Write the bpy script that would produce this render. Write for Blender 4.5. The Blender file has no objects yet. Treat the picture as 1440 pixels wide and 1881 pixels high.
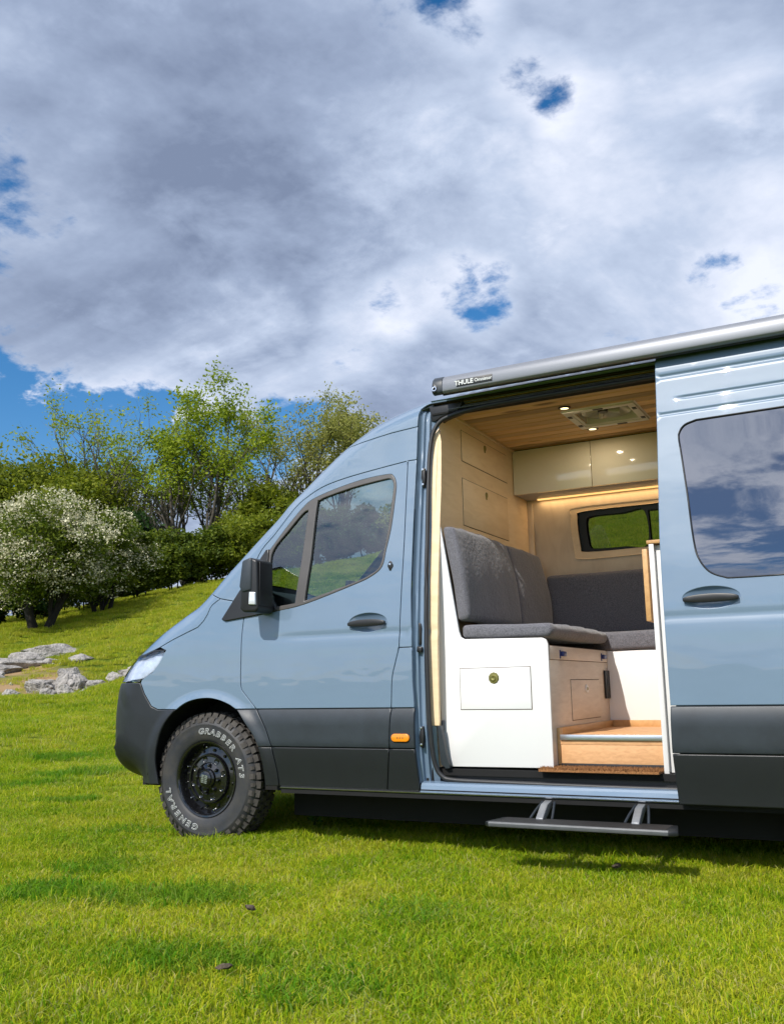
import bpy, bmesh, math, random
import numpy as np
from mathutils import Vector, Matrix, noise
from mathutils.geometry import delaunay_2d_cdt
R = math.radians
scn = bpy.context.scene
COL = scn.collection

# ------------------------------------------------------------------ camera
cam = bpy.data.cameras.new('camera'); camo = bpy.data.objects.new('camera', cam); COL.objects.link(camo)
yaw, pitch, roll = R(-27.79), R(10.644), R(-1.082)
fw = Vector((math.sin(yaw)*math.cos(pitch), math.cos(yaw)*math.cos(pitch), math.sin(pitch)))
ri = Vector((math.cos(yaw), -math.sin(yaw), 0)); up = ri.cross(fw)
r2 = ri*math.cos(roll)+up*math.sin(roll); u2 = -ri*math.sin(roll)+up*math.cos(roll)
M = Matrix((r2, u2, -fw)).transposed().to_4x4(); M.translation = Vector((3.7464, -4.5750, 0.9024))
camo.matrix_world = M
cam.sensor_fit = 'HORIZONTAL'; cam.sensor_width = 36; cam.lens = 36*1723.1/1440
cam.clip_start = .05; cam.clip_end = 3000
scn.camera = camo
scn.view_settings.view_transform = 'Standard'; scn.view_settings.look = 'None'
scn.view_settings.gamma = 1; scn.view_settings.use_curve_mapping = False
scn.view_settings.exposure = 0.22

# ------------------------------------------------------------------ sun
LD = Vector((.17, 1.0, -.97)).normalized()          # direction the light travels
sl = bpy.data.lights.new('sun', 'SUN'); sl.energy = 4.2; sl.angle = R(.5); sl.color = (1, .95, .87)
so = bpy.data.objects.new('sun', sl); COL.objects.link(so)
so.rotation_euler = LD.to_track_quat('-Z', 'Y').to_euler()

# ------------------------------------------------------------------ sky: blue sky with broken cloud
w = bpy.data.worlds.new('World'); scn.world = w; w.use_nodes = True
nt = w.node_tree; N = nt.nodes; L = nt.links; N.clear()
def nd(t, **k):
    n = N.new(t)
    for a, b in k.items(): setattr(n, a, b)
    return n
def math_(op, a, b=None, c=None, clamp=False):
    n = nd('ShaderNodeMath', operation=op); n.use_clamp = clamp
    for i, v in enumerate((a, b, c)):
        if v is None: continue
        if isinstance(v, (int, float)): n.inputs[i].default_value = v
        else: L.new(v, n.inputs[i])
    return n.outputs[0]
def noise_(vec, scale, detail, rough, dist=0, off=(0, 0, 0)):
    m = nd('ShaderNodeMapping'); m.inputs['Location'].default_value = off; L.new(vec, m.inputs[0])
    n = nd('ShaderNodeTexNoise'); n.inputs['Scale'].default_value = scale; n.inputs['Detail'].default_value = detail
    n.inputs['Roughness'].default_value = rough; n.inputs['Distortion'].default_value = dist; L.new(m.outputs[0], n.inputs['Vector'])
    return n.outputs['Fac']
tc = nd('ShaderNodeTexCoord'); dirv = tc.outputs['Generated']
sx = nd('ShaderNodeSeparateXYZ'); L.new(dirv, sx.inputs[0])
zc = math_('ADD', math_('MAXIMUM', sx.outputs[2], 0.0), .22)
cx_ = nd('ShaderNodeCombineXYZ'); L.new(math_('DIVIDE', sx.outputs[0], zc), cx_.inputs[0]); L.new(math_('DIVIDE', sx.outputs[1], zc), cx_.inputs[1])
pv = cx_.outputs[0]
n1 = noise_(pv, 1.5, 10, .60, .25, (3.1, 1.7, 0))
n2 = noise_(pv, 0.9, 7, .58, .5, (7.3, 2.2, 1.0))
n3 = noise_(pv, 5.5, 8, .62, .3, (1.3, 9.2, 2.0))
dens = math_('ADD', math_('MULTIPLY', n1, 1.0), math_('MULTIPLY', math_('SUBTRACT', n3, .5), .45))
# a thicker bank of cloud towards +y, thinner behind; openings in the deck (direction, angular size, depth)
n4 = noise_(pv, 13, 6, .6, .2, (4.1, 0.3, 5.0))
dens = math_('ADD', dens, math_('MULTIPLY', math_('SUBTRACT', n4, .5), .36))
dens = math_('ADD', dens, math_('MULTIPLY', math_('MAXIMUM', sx.outputs[1], -.35), .17))
# clear strip between the cloud base and the hill, to the left
vb = nd('ShaderNodeVectorMath', operation='DOT_PRODUCT'); L.new(dirv, vb.inputs[0]); vb.inputs[1].default_value = Vector((-.80, .60, .26)).normalized()
az_ = nd('ShaderNodeMapRange', interpolation_type='SMOOTHSTEP'); L.new(vb.outputs['Value'], az_.inputs[0]); az_.inputs[1].default_value = .925; az_.inputs[2].default_value = .992
wob = math_('ADD', sx.outputs[2], math_('MULTIPLY', math_('SUBTRACT', n3, .5), .07))
b1_ = nd('ShaderNodeMapRange', interpolation_type='SMOOTHSTEP'); L.new(wob, b1_.inputs[0]); b1_.inputs[1].default_value = .19; b1_.inputs[2].default_value = .235
b2_ = nd('ShaderNodeMapRange', interpolation_type='SMOOTHSTEP'); L.new(wob, b2_.inputs[0]); b2_.inputs[1].default_value = .345; b2_.inputs[2].default_value = .245
dens = math_('SUBTRACT', dens, math_('MULTIPLY', math_('MULTIPLY', b1_.outputs[0], b2_.outputs[0]), math_('MULTIPLY', az_.outputs[0], .62)))
for (hx, hy, hz), size, dep in [((-.515, .80, .302), 4, .20), ((-.455, .812, .374), 4.4, .17), ((-.415, .82, .395), 3.0, .12), ((-.347, .85, .397), 3.6, .19), ((-.249, .786, .566), 3.2, .11), ((-.297, .725, .622), 3.2, .10), ((-.217, .811, .543), 3, .10), ((-.103, .923, .37), 4.2, .14)]:
    vm = nd('ShaderNodeVectorMath', operation='DOT_PRODUCT'); L.new(dirv, vm.inputs[0]); vm.inputs[1].default_value = Vector((hx, hy, hz)).normalized()
    mr = nd('ShaderNodeMapRange', interpolation_type='SMOOTHSTEP'); L.new(vm.outputs['Value'], mr.inputs[0])
    mr.inputs[1].default_value = math.cos(R(size)); mr.inputs[2].default_value = 1.0; mr.inputs[3].default_value = 0; mr.inputs[4].default_value = dep
    dens = math_('SUBTRACT', dens, mr.outputs[0])
cov = nd('ShaderNodeMapRange', interpolation_type='SMOOTHSTEP'); L.new(dens, cov.inputs[0])
cov.inputs[1].default_value = .38; cov.inputs[2].default_value = .52
sky = nd('ShaderNodeTexSky', sky_type='NISHITA'); sky.sun_disc = False
sky.sun_elevation = math.asin(-LD.z); sky.sun_rotation = math.atan2(-LD.x, -LD.y); sky.altitude = 200; sky.air_density = 1.0; sky.dust_density = .35; sky.ozone_density = 2.5
hs = nd('ShaderNodeHueSaturation'); hs.inputs['Saturation'].default_value = 1.35; hs.inputs['Value'].default_value = 1.0; L.new(sky.outputs[0], hs.inputs['Color'])
bsky = nd('ShaderNodeBackground'); bsky.inputs[1].default_value = .12; L.new(hs.outputs[0], bsky.inputs[0])
sh = math_('ADD', math_('MULTIPLY_ADD', n2, 1.36, -.15), math_('MULTIPLY', math_('SUBTRACT', n3, .5), .55))
# thin edges of a cloud pass more light than its body
edge = nd('ShaderNodeMapRange'); L.new(dens, edge.inputs[0]); edge.inputs[1].default_value = .40; edge.inputs[2].default_value = .66; edge.inputs[3].default_value = .16; edge.inputs[4].default_value = -.07
sh = math_('ADD', math_('ADD', sh, edge.outputs[0]), math_('MULTIPLY', math_('SUBTRACT', n4, .5), .22))
vs_ = nd('ShaderNodeVectorMath', operation='DOT_PRODUCT'); L.new(dirv, vs_.inputs[0]); vs_.inputs[1].default_value = -LD          # clouds nearer the sun are lit more strongly
sh = math_('ADD', sh, math_('MULTIPLY', math_('MAXIMUM', vs_.outputs['Value'], 0.0), .16))
ramp = nd('ShaderNodeValToRGB'); cr = ramp.color_ramp; cr.elements[0].position = .30; cr.elements[0].color = (.19, .24, .36, 1)
cr.elements[1].position = .78; cr.elements[1].color = (.78, .82, .94, 1)
e = cr.elements.new(.46); e.color = (.31, .38, .53, 1); e = cr.elements.new(.60); e.color = (.48, .56, .72, 1)
L.new(sh, ramp.inputs[0])
bcl = nd('ShaderNodeBackground'); L.new(ramp.outputs[0], bcl.inputs[0]); L.new(math_('MULTIPLY_ADD', math_('POWER', math_('MAXIMUM', vs_.outputs['Value'], 0.0), 2.0), .9, 1.0), bcl.inputs[1])
mixs = nd('ShaderNodeMixShader'); L.new(cov.outputs[0], mixs.inputs[0]); L.new(bsky.outputs[0], mixs.inputs[1]); L.new(bcl.outputs[0], mixs.inputs[2])
wo = nd('ShaderNodeOutputWorld'); L.new(mixs.outputs[0], wo.inputs[0])

# ------------------------------------------------------------------ materials
def newmat(name):
    m = bpy.data.materials.new(name); m.use_nodes = True; m.node_tree.nodes.clear(); return m, m.node_tree.nodes, m.node_tree.links
def pm(name, col, rough=.5, metal=0, coat=0, var=None, bump=None, spec=.5, coords='Object', stretch=None, col2=None, emis=None, sheen=0, roughvar=0, ior=None):
    m, n, l = newmat(name)
    o = n.new('ShaderNodeOutputMaterial'); p = n.new('ShaderNodeBsdfPrincipled'); l.new(p.outputs[0], o.inputs[0])
    p.inputs['Base Color'].default_value = (*col, 1); p.inputs['Roughness'].default_value = rough; p.inputs['Metallic'].default_value = metal
    p.inputs['Coat Weight'].default_value = coat; p.inputs['Coat Roughness'].default_value = .015; p.inputs['Specular IOR Level'].default_value = spec
    if ior: p.inputs['IOR'].default_value = ior
    if sheen: p.inputs['Sheen Weight'].default_value = sheen; p.inputs['Sheen Roughness'].default_value = .5
    if emis: p.inputs['Emission Color'].default_value = (*emis[0], 1); p.inputs['Emission Strength'].default_value = emis[1]
    t = n.new('ShaderNodeTexCoord'); src = t.outputs[coords]
    if stretch:
        mp = n.new('ShaderNodeMapping'); mp.inputs['Scale'].default_value = stretch; l.new(src, mp.inputs[0]); src = mp.outputs[0]
    if var:
        ns = n.new('ShaderNodeTexNoise'); ns.inputs['Scale'].default_value = var[0]; ns.inputs['Detail'].default_value = 6; ns.inputs['Roughness'].default_value = .65; l.new(src, ns.inputs['Vector'])
        mx = n.new('ShaderNodeMix'); mx.data_type = 'RGBA'
        c2 = col2 if col2 else tuple(max(0, c*(1-var[1])) for c in col)
        mx.inputs[6].default_value = (*col, 1); mx.inputs[7].default_value = (*c2, 1)
        rr = n.new('ShaderNodeMapRange'); rr.inputs[1].default_value = .35; rr.inputs[2].default_value = .65; l.new(ns.outputs['Fac'], rr.inputs[0])
        l.new(rr.outputs[0], mx.inputs[0]); l.new(mx.outputs[2], p.inputs['Base Color'])
        if roughvar:
            r3 = n.new('ShaderNodeMapRange'); r3.inputs[3].default_value = rough-roughvar; r3.inputs[4].default_value = rough+roughvar; l.new(ns.outputs['Fac'], r3.inputs[0]); l.new(r3.outputs[0], p.inputs['Roughness'])
    if bump:
        nb = n.new('ShaderNodeTexNoise'); nb.inputs['Scale'].default_value = bump[0]; nb.inputs['Detail'].default_value = 4; l.new(src, nb.inputs['Vector'])
        b = n.new('ShaderNodeBump'); b.inputs['Strength'].default_value = bump[1]; b.inputs['Distance'].default_value = bump[2] if len(bump) > 2 else .002; l.new(nb.outputs['Fac'], b.inputs['Height']); l.new(b.outputs[0], p.inputs['Normal'])
    return m
def glass_mat(name, tint, refl, rough=.0):
    m, n, l = newmat(name)
    o = n.new('ShaderNodeOutputMaterial'); tr = n.new('ShaderNodeBsdfTransparent'); tr.inputs[0].default_value = (*tint, 1)
    g = n.new('ShaderNodeBsdfGlossy'); g.inputs['Roughness'].default_value = rough; g.inputs['Color'].default_value = (.92, .95, 1, 1)
    f = n.new('ShaderNodeFresnel'); f.inputs[0].default_value = 1.5
    a = n.new('ShaderNodeMath'); a.operation = 'ADD'; a.inputs[1].default_value = refl; l.new(f.outputs[0], a.inputs[0])
    x = n.new('ShaderNodeMixShader'); l.new(a.outputs[0], x.inputs[0]); l.new(tr.outputs[0], x.inputs[1]); l.new(g.outputs[0], x.inputs[2]); l.new(x.outputs[0], o.inputs[0])
    return m
def wood_mat(name, c1, c2, stretch, scale=6, rough=.55, rnd=.25, knots=False):
    m, n, l = newmat(name)
    o = n.new('ShaderNodeOutputMaterial'); p = n.new('ShaderNodeBsdfPrincipled'); l.new(p.outputs[0], o.inputs[0]); p.inputs['Roughness'].default_value = rough
    t = n.new('ShaderNodeTexCoord'); oi = n.new('ShaderNodeObjectInfo')
    mp = n.new('ShaderNodeMapping'); mp.inputs['Scale'].default_value = stretch; l.new(t.outputs['Object'], mp.inputs[0])
    ad = n.new('ShaderNodeVectorMath'); ad.operation = 'ADD'; l.new(mp.outputs[0], ad.inputs[0])
    ml = n.new('ShaderNodeMath'); ml.operation = 'MULTIPLY'; ml.inputs[1].default_value = 37; l.new(oi.outputs['Random'], ml.inputs[0])
    l.new(ml.outputs[0], ad.inputs[1])
    ns = n.new('ShaderNodeTexNoise'); ns.inputs['Scale'].default_value = scale; ns.inputs['Detail'].default_value = 7; ns.inputs['Roughness'].default_value = .6; ns.inputs['Distortion'].default_value = .6; l.new(ad.outputs[0], ns.inputs['Vector'])
    rp = n.new('ShaderNodeValToRGB'); rp.color_ramp.elements[0].position = .33; rp.color_ramp.elements[0].color = (*c2, 1); rp.color_ramp.elements[1].position = .62; rp.color_ramp.elements[1].color = (*c1, 1); l.new(ns.outputs['Fac'], rp.inputs[0])
    colr = rp.outputs[0]
    if knots:
        mp2 = n.new('ShaderNodeMapping'); mp2.inputs['Scale'].default_value = (2.2, 7, 7); l.new(t.outputs['Object'], mp2.inputs[0])
        ad2 = n.new('ShaderNodeVectorMath'); ad2.operation = 'ADD'; l.new(mp2.outputs[0], ad2.inputs[0]); l.new(ml.outputs[0], ad2.inputs[1])
        vo = n.new('ShaderNodeTexVoronoi'); vo.inputs['Scale'].default_value = 1.1; l.new(ad2.outputs[0], vo.inputs['Vector'])
        kr = n.new('ShaderNodeMapRange'); kr.inputs[1].default_value = .10; kr.inputs[2].default_value = .22; kr.inputs[3].default_value = .75; kr.inputs[4].default_value = 0; l.new(vo.outputs['Distance'], kr.inputs[0])
        kx = n.new('ShaderNodeMix'); kx.data_type = 'RGBA'; l.new(kr.outputs[0], kx.inputs[0]); l.new(colr, kx.inputs[6]); kx.inputs[7].default_value = (.10, .045, .015, 1); colr = kx.outputs[2]
    hsv = n.new('ShaderNodeHueSaturation'); l.new(colr, hsv.inputs['Color'])
    mv = n.new('ShaderNodeMapRange'); mv.inputs[3].default_value = 1-rnd; mv.inputs[4].default_value = 1+rnd*.6; l.new(oi.outputs['Random'], mv.inputs[0]); l.new(mv.outputs[0], hsv.inputs['Value'])
    l.new(hsv.outputs[0], p.inputs['Base Color'])
    b = n.new('ShaderNodeBump'); b.inputs['Strength'].default_value = .15; b.inputs['Distance'].default_value = .002; l.new(ns.outputs['Fac'], b.inputs['Height']); l.new(b.outputs[0], p.inputs['Normal'])
    return m
PAINT = pm('blue_grey_paint', (.145, .212, .298), .36, 0, 1.0, var=(3, .05), spec=.5)
_n = PAINT.node_tree.nodes; _l = PAINT.node_tree.links; _p = next(q for q in _n if q.type == 'BSDF_PRINCIPLED'); _t = _n.new('ShaderNodeTexCoord'); _m = _n.new('ShaderNodeMapping'); _m.inputs['Scale'].default_value = (1.1, 1, 3.2); _l.new(_t.outputs['Object'], _m.inputs[0])
_z = _n.new('ShaderNodeTexNoise'); _z.inputs['Scale'].default_value = 2.2; _z.inputs['Detail'].default_value = 2; _l.new(_m.outputs[0], _z.inputs['Vector']); _b = _n.new('ShaderNodeBump'); _b.inputs['Strength'].default_value = .5; _b.inputs['Distance'].default_value = .003; _l.new(_z.outputs['Fac'], _b.inputs['Height']); _l.new(_b.outputs[0], _p.inputs['Coat Normal']); _l.new(_b.outputs[0], _p.inputs['Normal'])
PAINTIN = pm('jamb_paint', (.15, .22, .31), .35, 0, .6, var=(6, .12))
BUMP = pm('bumper_plastic', (.017, .020, .026), .5, var=(7, .3), bump=(900, .12, .0006), roughvar=.08)
PLAS = pm('dark_plastic', (.030, .038, .048), .46, var=(7, .3), bump=(900, .12, .0006), roughvar=.08)
PLASL = pm('lower_plastic', (.0095, .0115, .014), .45, var=(7, .3), bump=(900, .12, .0006), roughvar=.08)
BLACK = pm('black_plastic', (.012, .012, .013), .42, var=(9, .3))
VOID = pm('underbody_black', (.006, .006, .006), .9, var=(5, .4))
RUBB = pm('rubber_seal', (.022, .023, .026), .5, var=(12, .3))
FRAME = pm('window_trim', (.085, .078, .075), .42, var=(8, .15))
GLASS = glass_mat('cab_glass', (.46, .58, .52), .07)
WGLASS = glass_mat('windscreen_glass', (.78, .86, .82), .03)
FGLASS = glass_mat('far_glass', (.22, .27, .22), .02)
def dark_glass(name, refl):
    m, n, l = newmat(name); o = n.new('ShaderNodeOutputMaterial'); d = n.new('ShaderNodeBsdfDiffuse'); d.inputs[0].default_value = (.004, .005, .007, 1)
    g = n.new('ShaderNodeBsdfGlossy'); g.inputs['Roughness'].default_value = .0; g.inputs['Color'].default_value = (.90, .93, 1, 1)
    nz = n.new('ShaderNodeTexNoise'); nz.inputs['Scale'].default_value = 2.2; bp = n.new('ShaderNodeBump'); bp.inputs['Strength'].default_value = .05; bp.inputs['Distance'].default_value = .02
    t = n.new('ShaderNodeTexCoord'); l.new(t.outputs['Object'], nz.inputs['Vector']); l.new(nz.outputs['Fac'], bp.inputs['Height'])
    f = n.new('ShaderNodeFresnel'); f.inputs[0].default_value = 1.5; a = n.new('ShaderNodeMath'); a.operation = 'ADD'; a.inputs[1].default_value = refl; l.new(f.outputs[0], a.inputs[0])
    x = n.new('ShaderNodeMixShader'); l.new(a.outputs[0], x.inputs[0]); l.new(d.outputs[0], x.inputs[1]); l.new(g.outputs[0], x.inputs[2]); l.new(x.outputs[0], o.inputs[0]); return m
DGLASS = dark_glass('privacy_glass', .17)
CHROME = pm('bright_metal', (.75, .76, .78), .22, 1, var=(20, .1))
ALU = pm('brushed_aluminium', (.62, .65, .70), .38, 1, var=(30, .15), stretch=(1, 8, 8))
RAILG = pm('rail_grey', (.13, .13, .14), .4, .2, var=(20, .2))
STEPM = pm('step_edge_grey', (.10, .105, .11), .45, .3, var=(20, .2))
BRKT = pm('bracket_grey', (.26, .27, .28), .45, .4, var=(20, .2))
ANOD = pm('silver_anodised', (.25, .26, .285), .50, .5, var=(260, .12), bump=(1500, .06, .0004))
AMBER = pm('amber_lens', (.95, .28, .01), .25, coat=.6, var=(60, .2), spec=.6)
LENS = glass_mat('clear_lens', (.90, .94, 1.0), .06)
HLIN = pm('headlight_inner', (.80, .83, .88), .25, .35, var=(14, .35))
TYRE = pm('tyre_rubber', (.018, .020, .025), .60, var=(9, .35), col2=(.040, .037, .033), bump=(120, .2, .001), roughvar=.1)
TREAD = pm('dusty_tread', (.062, .055, .048), .8, var=(25, .45), bump=(150, .3, .001))
RIM = pm('gloss_black_rim', (.006, .006, .007), .16, coat=.6, var=(10, .2))
LETW = pm('letter_white', (.72, .74, .72), .6, var=(80, .25))
EMBL = pm('emblem_green_grey', (.16, .19, .15), .5, var=(60, .3))
WHITE = pm('white_laminate', (.77, .765, .755), .38, var=(3, .03))
CREAM = pm('cream_gloss', (.80, .76, .62), .10, coat=.8, var=(2, .04))
UNDER = pm('grey_underside', (.42, .41, .41), .5, var=(5, .1))
PLY = wood_mat('birch_ply', (.86, .65, .41), (.78, .57, .34), (1.2, 1.2, 5), 5, .5, .04)
PLYE = wood_mat('pale_ply', (.70, .60, .50), (.62, .52, .43), (1, 1, 6), 6, .5, .06)
LINER = wood_mat('ply_lining', (.70, .56, .40), (.62, .48, .33), (3, 1, 1.2), 4, .55, .03)
PINE = wood_mat('pine_plank', (.86, .56, .27), (.70, .42, .17), (1.0, 9, 9), 3, .5, .55, True)
OAK = wood_mat('oak_trim', (.62, .36, .15), (.50, .27, .10), (6, 1, 6), 4, .45, .1)
RISER = wood_mat('cork_riser', (.70, .40, .19), (.58, .31, .14), (2, 2, 6), 12, .6, .03)
FABR = pm('grey_melange_fabric', (.165, .162, .185), .95, var=(150, .55), bump=(38, .5, .008), sheen=.25)
FABD = pm('charcoal_fabric', (.060, .060, .075), .95, var=(420, .45), bump=(700, .5, .0015), sheen=.15)
MATB = pm('coir', (.34, .15, .05), .95, var=(180, .55))
BRASS = pm('brass', (.34, .30, .10), .35, .8, var=(40, .4))
BLUEP = pm('blue_latch', (.02, .03, .16), .4, var=(30, .2))
LAMPW = pm('warm_lamp', (1, .8, .5), .5, var=(30, .1), emis=((1, .80, .42), 2.2))
LEDS = pm('led_strip', (1, .7, .35), .5, var=(30, .1), emis=((1, .60, .20), 1.1))
DASH = pm('dashboard_plastic', (.02, .021, .023), .45, var=(8, .3))
VENTW = pm('vent_frame', (.80, .77, .71), .4, var=(8, .08))
VENTG = pm('vent_dome', (.55, .55, .45), .06, coat=.5, var=(4, .35))

# ------------------------------------------------------------------ mesh helpers
def tag(o, label=None, cat=None, group=None, kind=None):
    if label: o['label'] = label
    if cat: o['category'] = cat
    if group: o['group'] = group
    if kind: o['kind'] = kind
    return o
def empty(name, loc=(0, 0, 0), parent=None):
    o = bpy.data.objects.new(name, None); COL.objects.link(o); o.location = loc; o.empty_display_size = .2
    if parent: o.parent = parent
    return o
def link(name, me, mat, parent=None):
    o = bpy.data.objects.new(name, me); COL.objects.link(o)
    if mat is not None and not me.materials: me.materials.append(mat)
    if parent: o.parent = parent
    return o
def pd(name, v, f, mat, parent=None, smooth=False):
    me = bpy.data.meshes.new(name); me.from_pydata([tuple(map(float, p)) for p in v], [], [tuple(map(int, q)) for q in f]); me.update()
    if smooth: me.polygons.foreach_set('use_smooth', [True]*len(me.polygons))
    return link(name, me, mat, parent)
def bmo(name, bm, mat, parent=None, smooth=False, angle=None):
    me = bpy.data.meshes.new(name); bm.normal_update(); bm.to_mesh(me); bm.free()
    if smooth:
        me.polygons.foreach_set('use_smooth', [True]*len(me.polygons))
        if angle: me.set_sharp_from_angle(angle=R(angle))
    return link(name, me, mat, parent)
def add_box(bm, lo, hi, bev=0, seg=2):
    r = bmesh.ops.create_cube(bm, size=1); vs = r['verts']
    for v in vs: v.co = Vector([(lo[i]+hi[i])/2+v.co[i]*(hi[i]-lo[i]) for i in range(3)])
    if bev:
        es = list({e for v in vs for e in v.link_edges}); r = bmesh.ops.bevel(bm, geom=es, offset=bev, segments=seg, profile=.5, affect='EDGES')
        vs = list({v for f in r['faces'] for v in f.verts})
    return vs
def box(name, lo, hi, mat, parent=None, bev=.003, rot=None, piv=None):
    bm = bmesh.new(); add_box(bm, lo, hi, bev)
    if rot:
        c = Vector(piv) if piv else (Vector(lo)+Vector(hi))/2
        bmesh.ops.rotate(bm, verts=bm.verts, cent=c, matrix=Matrix.Rotation(rot[0], 3, rot[1]))
    return bmo(name, bm, mat, parent, True, 35)
def tube_bm(bm, pts, rad, n=8, closed=False):
    pts = [Vector(p) for p in pts]; rings = []
    for i, p in enumerate(pts):
        a = pts[i-1] if (i or closed) else pts[0]; b = pts[(i+1) % len(pts)] if (closed or i < len(pts)-1) else pts[-1]
        t = (b-a).normalized(); u = t.cross(Vector((0, 0, 1)));
        if u.length < .1: u = t.cross(Vector((1, 0, 0)))
        u.normalize(); v = t.cross(u); r = rad[i] if hasattr(rad, '__len__') else rad
        rings.append([bm.verts.new(p+(u*math.cos(2*math.pi*k/n)+v*math.sin(2*math.pi*k/n))*r) for k in range(n)])
    m = len(rings)
    for i in range(m if closed else m-1):
        A, B = rings[i], rings[(i+1) % m]
        for k in range(n): bm.faces.new((A[k], A[(k+1) % n], B[(k+1) % n], B[k]))
    if not closed: bm.faces.new(rings[0][::-1]); bm.faces.new(rings[-1])
def tube(name, pts, rad, mat, parent=None, n=8, closed=False):
    bm = bmesh.new(); tube_bm(bm, pts, rad, n, closed); bmesh.ops.recalc_face_normals(bm, faces=bm.faces); return bmo(name, bm, mat, parent, True, 60)
def lathe_bm(bm, prof, c, n=48, axis='y'):
    # prof: (radius, offset along axis)
    rings = []
    for r, o in prof:
        ring = []
        for k in range(n):
            a = 2*math.pi*k/n
            if axis == 'y': p = (c[0]+r*math.sin(a), c[1]+o, c[2]+r*math.cos(a))
            elif axis == 'x': p = (c[0]+o, c[1]+r*math.sin(a), c[2]+r*math.cos(a))
            else: p = (c[0]+r*math.sin(a), c[1]+r*math.cos(a), c[2]+o)
            ring.append(bm.verts.new(p))
        rings.append(ring)
    for A, B in zip(rings[:-1], rings[1:]):
        for k in range(n): bm.faces.new((A[k], A[(k+1) % n], B[(k+1) % n], B[k]))
    return rings
def lathe(name, prof, c, mat, parent=None, n=48, axis='y', cap=True, angle=35):
    bm = bmesh.new(); rg = lathe_bm(bm, prof, c, n, axis)
    if cap:
        for q in (rg[0], rg[-1]):
            if prof[0][0] > 1e-5: bm.faces.new(q)
    bmesh.ops.remove_doubles(bm, verts=bm.verts, dist=1e-6); bmesh.ops.recalc_face_normals(bm, faces=bm.faces)
    return bmo(name, bm, mat, parent, True, angle)
def prism(name, pts, axis, lo, hi, mat, parent=None, bev=.003, seg=2):
    # polygon pts in the plane perpendicular to axis, extruded lo..hi
    bm = bmesh.new(); vs = []
    for a, b in pts:
        p = {'x': (lo, a, b), 'y': (a, lo, b), 'z': (a, b, lo)}[axis]; vs.append(bm.verts.new(p))
    f = bm.faces.new(vs); r = bmesh.ops.extrude_face_region(bm, geom=[f]); d = {'x': (hi-lo, 0, 0), 'y': (0, hi-lo, 0), 'z': (0, 0, hi-lo)}[axis]
    bmesh.ops.translate(bm, verts=[v for v in r['geom'] if isinstance(v, bmesh.types.BMVert)], vec=d)
    bmesh.ops.recalc_face_normals(bm, faces=bm.faces)
    if bev: bmesh.ops.bevel(bm, geom=[e for e in bm.edges if e.calc_face_angle(0) > .5], offset=bev, segments=seg, profile=.5, affect='EDGES')
    return bmo(name, bm, mat, parent, True, 35)
def text_mesh(s, size, extrude=.0008, offset=0, bold=0, shear=0):
    cu = bpy.data.curves.new('txt', 'FONT'); cu.body = s; cu.size = size; cu.extrude = extrude; cu.offset = offset; cu.align_x = 'CENTER'; cu.align_y = 'CENTER'; cu.resolution_u = 3; cu.shear = shear
    o = bpy.data.objects.new('txt', cu); COL.objects.link(o); bpy.context.view_layer.update()
    me = bpy.data.meshes.new_from_object(o.evaluated_get(bpy.context.evaluated_depsgraph_get()))
    bpy.data.objects.remove(o); bpy.data.curves.remove(cu); me.materials.clear(); return me
def catmull(P, n=12, closed=False):
    P = np.array(P, float)
    P = np.vstack([P[-1], P, P[0], P[1]]) if closed else np.vstack([2*P[0]-P[1], P, 2*P[-1]-P[-2]]); o = []
    for i in range(1, len(P)-2):
        p0, p1, p2, p3 = P[i-1:i+3]
        for t in np.linspace(0, 1, n, endpoint=False):
            o.append(.5*((2*p1)+(-p0+p2)*t+(2*p0-5*p1+4*p2-p3)*t*t+(-p0+3*p1-3*p2+p3)*t**3))
    if not closed: o.append(P[-2])
    return np.array(o)

# ------------------------------------------------------------------ ground
def terr(x, y):
    x = np.asarray(x, float); y = np.asarray(y, float)
    X = x-3.75; Y = y+4.57; D = np.hypot(X, Y)+1e-9
    De = np.where(D < 20, D, 39-3*np.logaddexp(0, np.clip((39-D)/3, -60, 60))); k = De/D; X = X*k; Y = Y*k
    sp = lambda v, ww: ww*np.logaddexp(0, np.clip(v/ww, -60, 400))
    a = R(20); b = R(-50)
    s1 = X*math.sin(a)+Y*math.cos(a); s2 = X*math.sin(b)+Y*math.cos(b)
    und = np.clip((D-6)/10, 0, 1)*(.10*np.sin(.55*x+1.1)*np.sin(.5*y+.4)+.06*np.sin(1.3*x-.7*y)+.03*np.sin(2.9*x+1.7*y))
    und = und+.010*np.sin(2.1*x+.6)*np.sin(2.4*y+.5)+.006*np.sin(5.3*x+2.2*y)
    return .028+.25*sp(s1-7.4, .5)+.08*sp(s2-8., 1.)+und
SOIL = [(-12.0, 9.3, 1.1), (-10.7, 8.8, .8), (-13.6, 10.4, .9), (-9.7, 9.5, .45)]     # worn earth round the rocks
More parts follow.
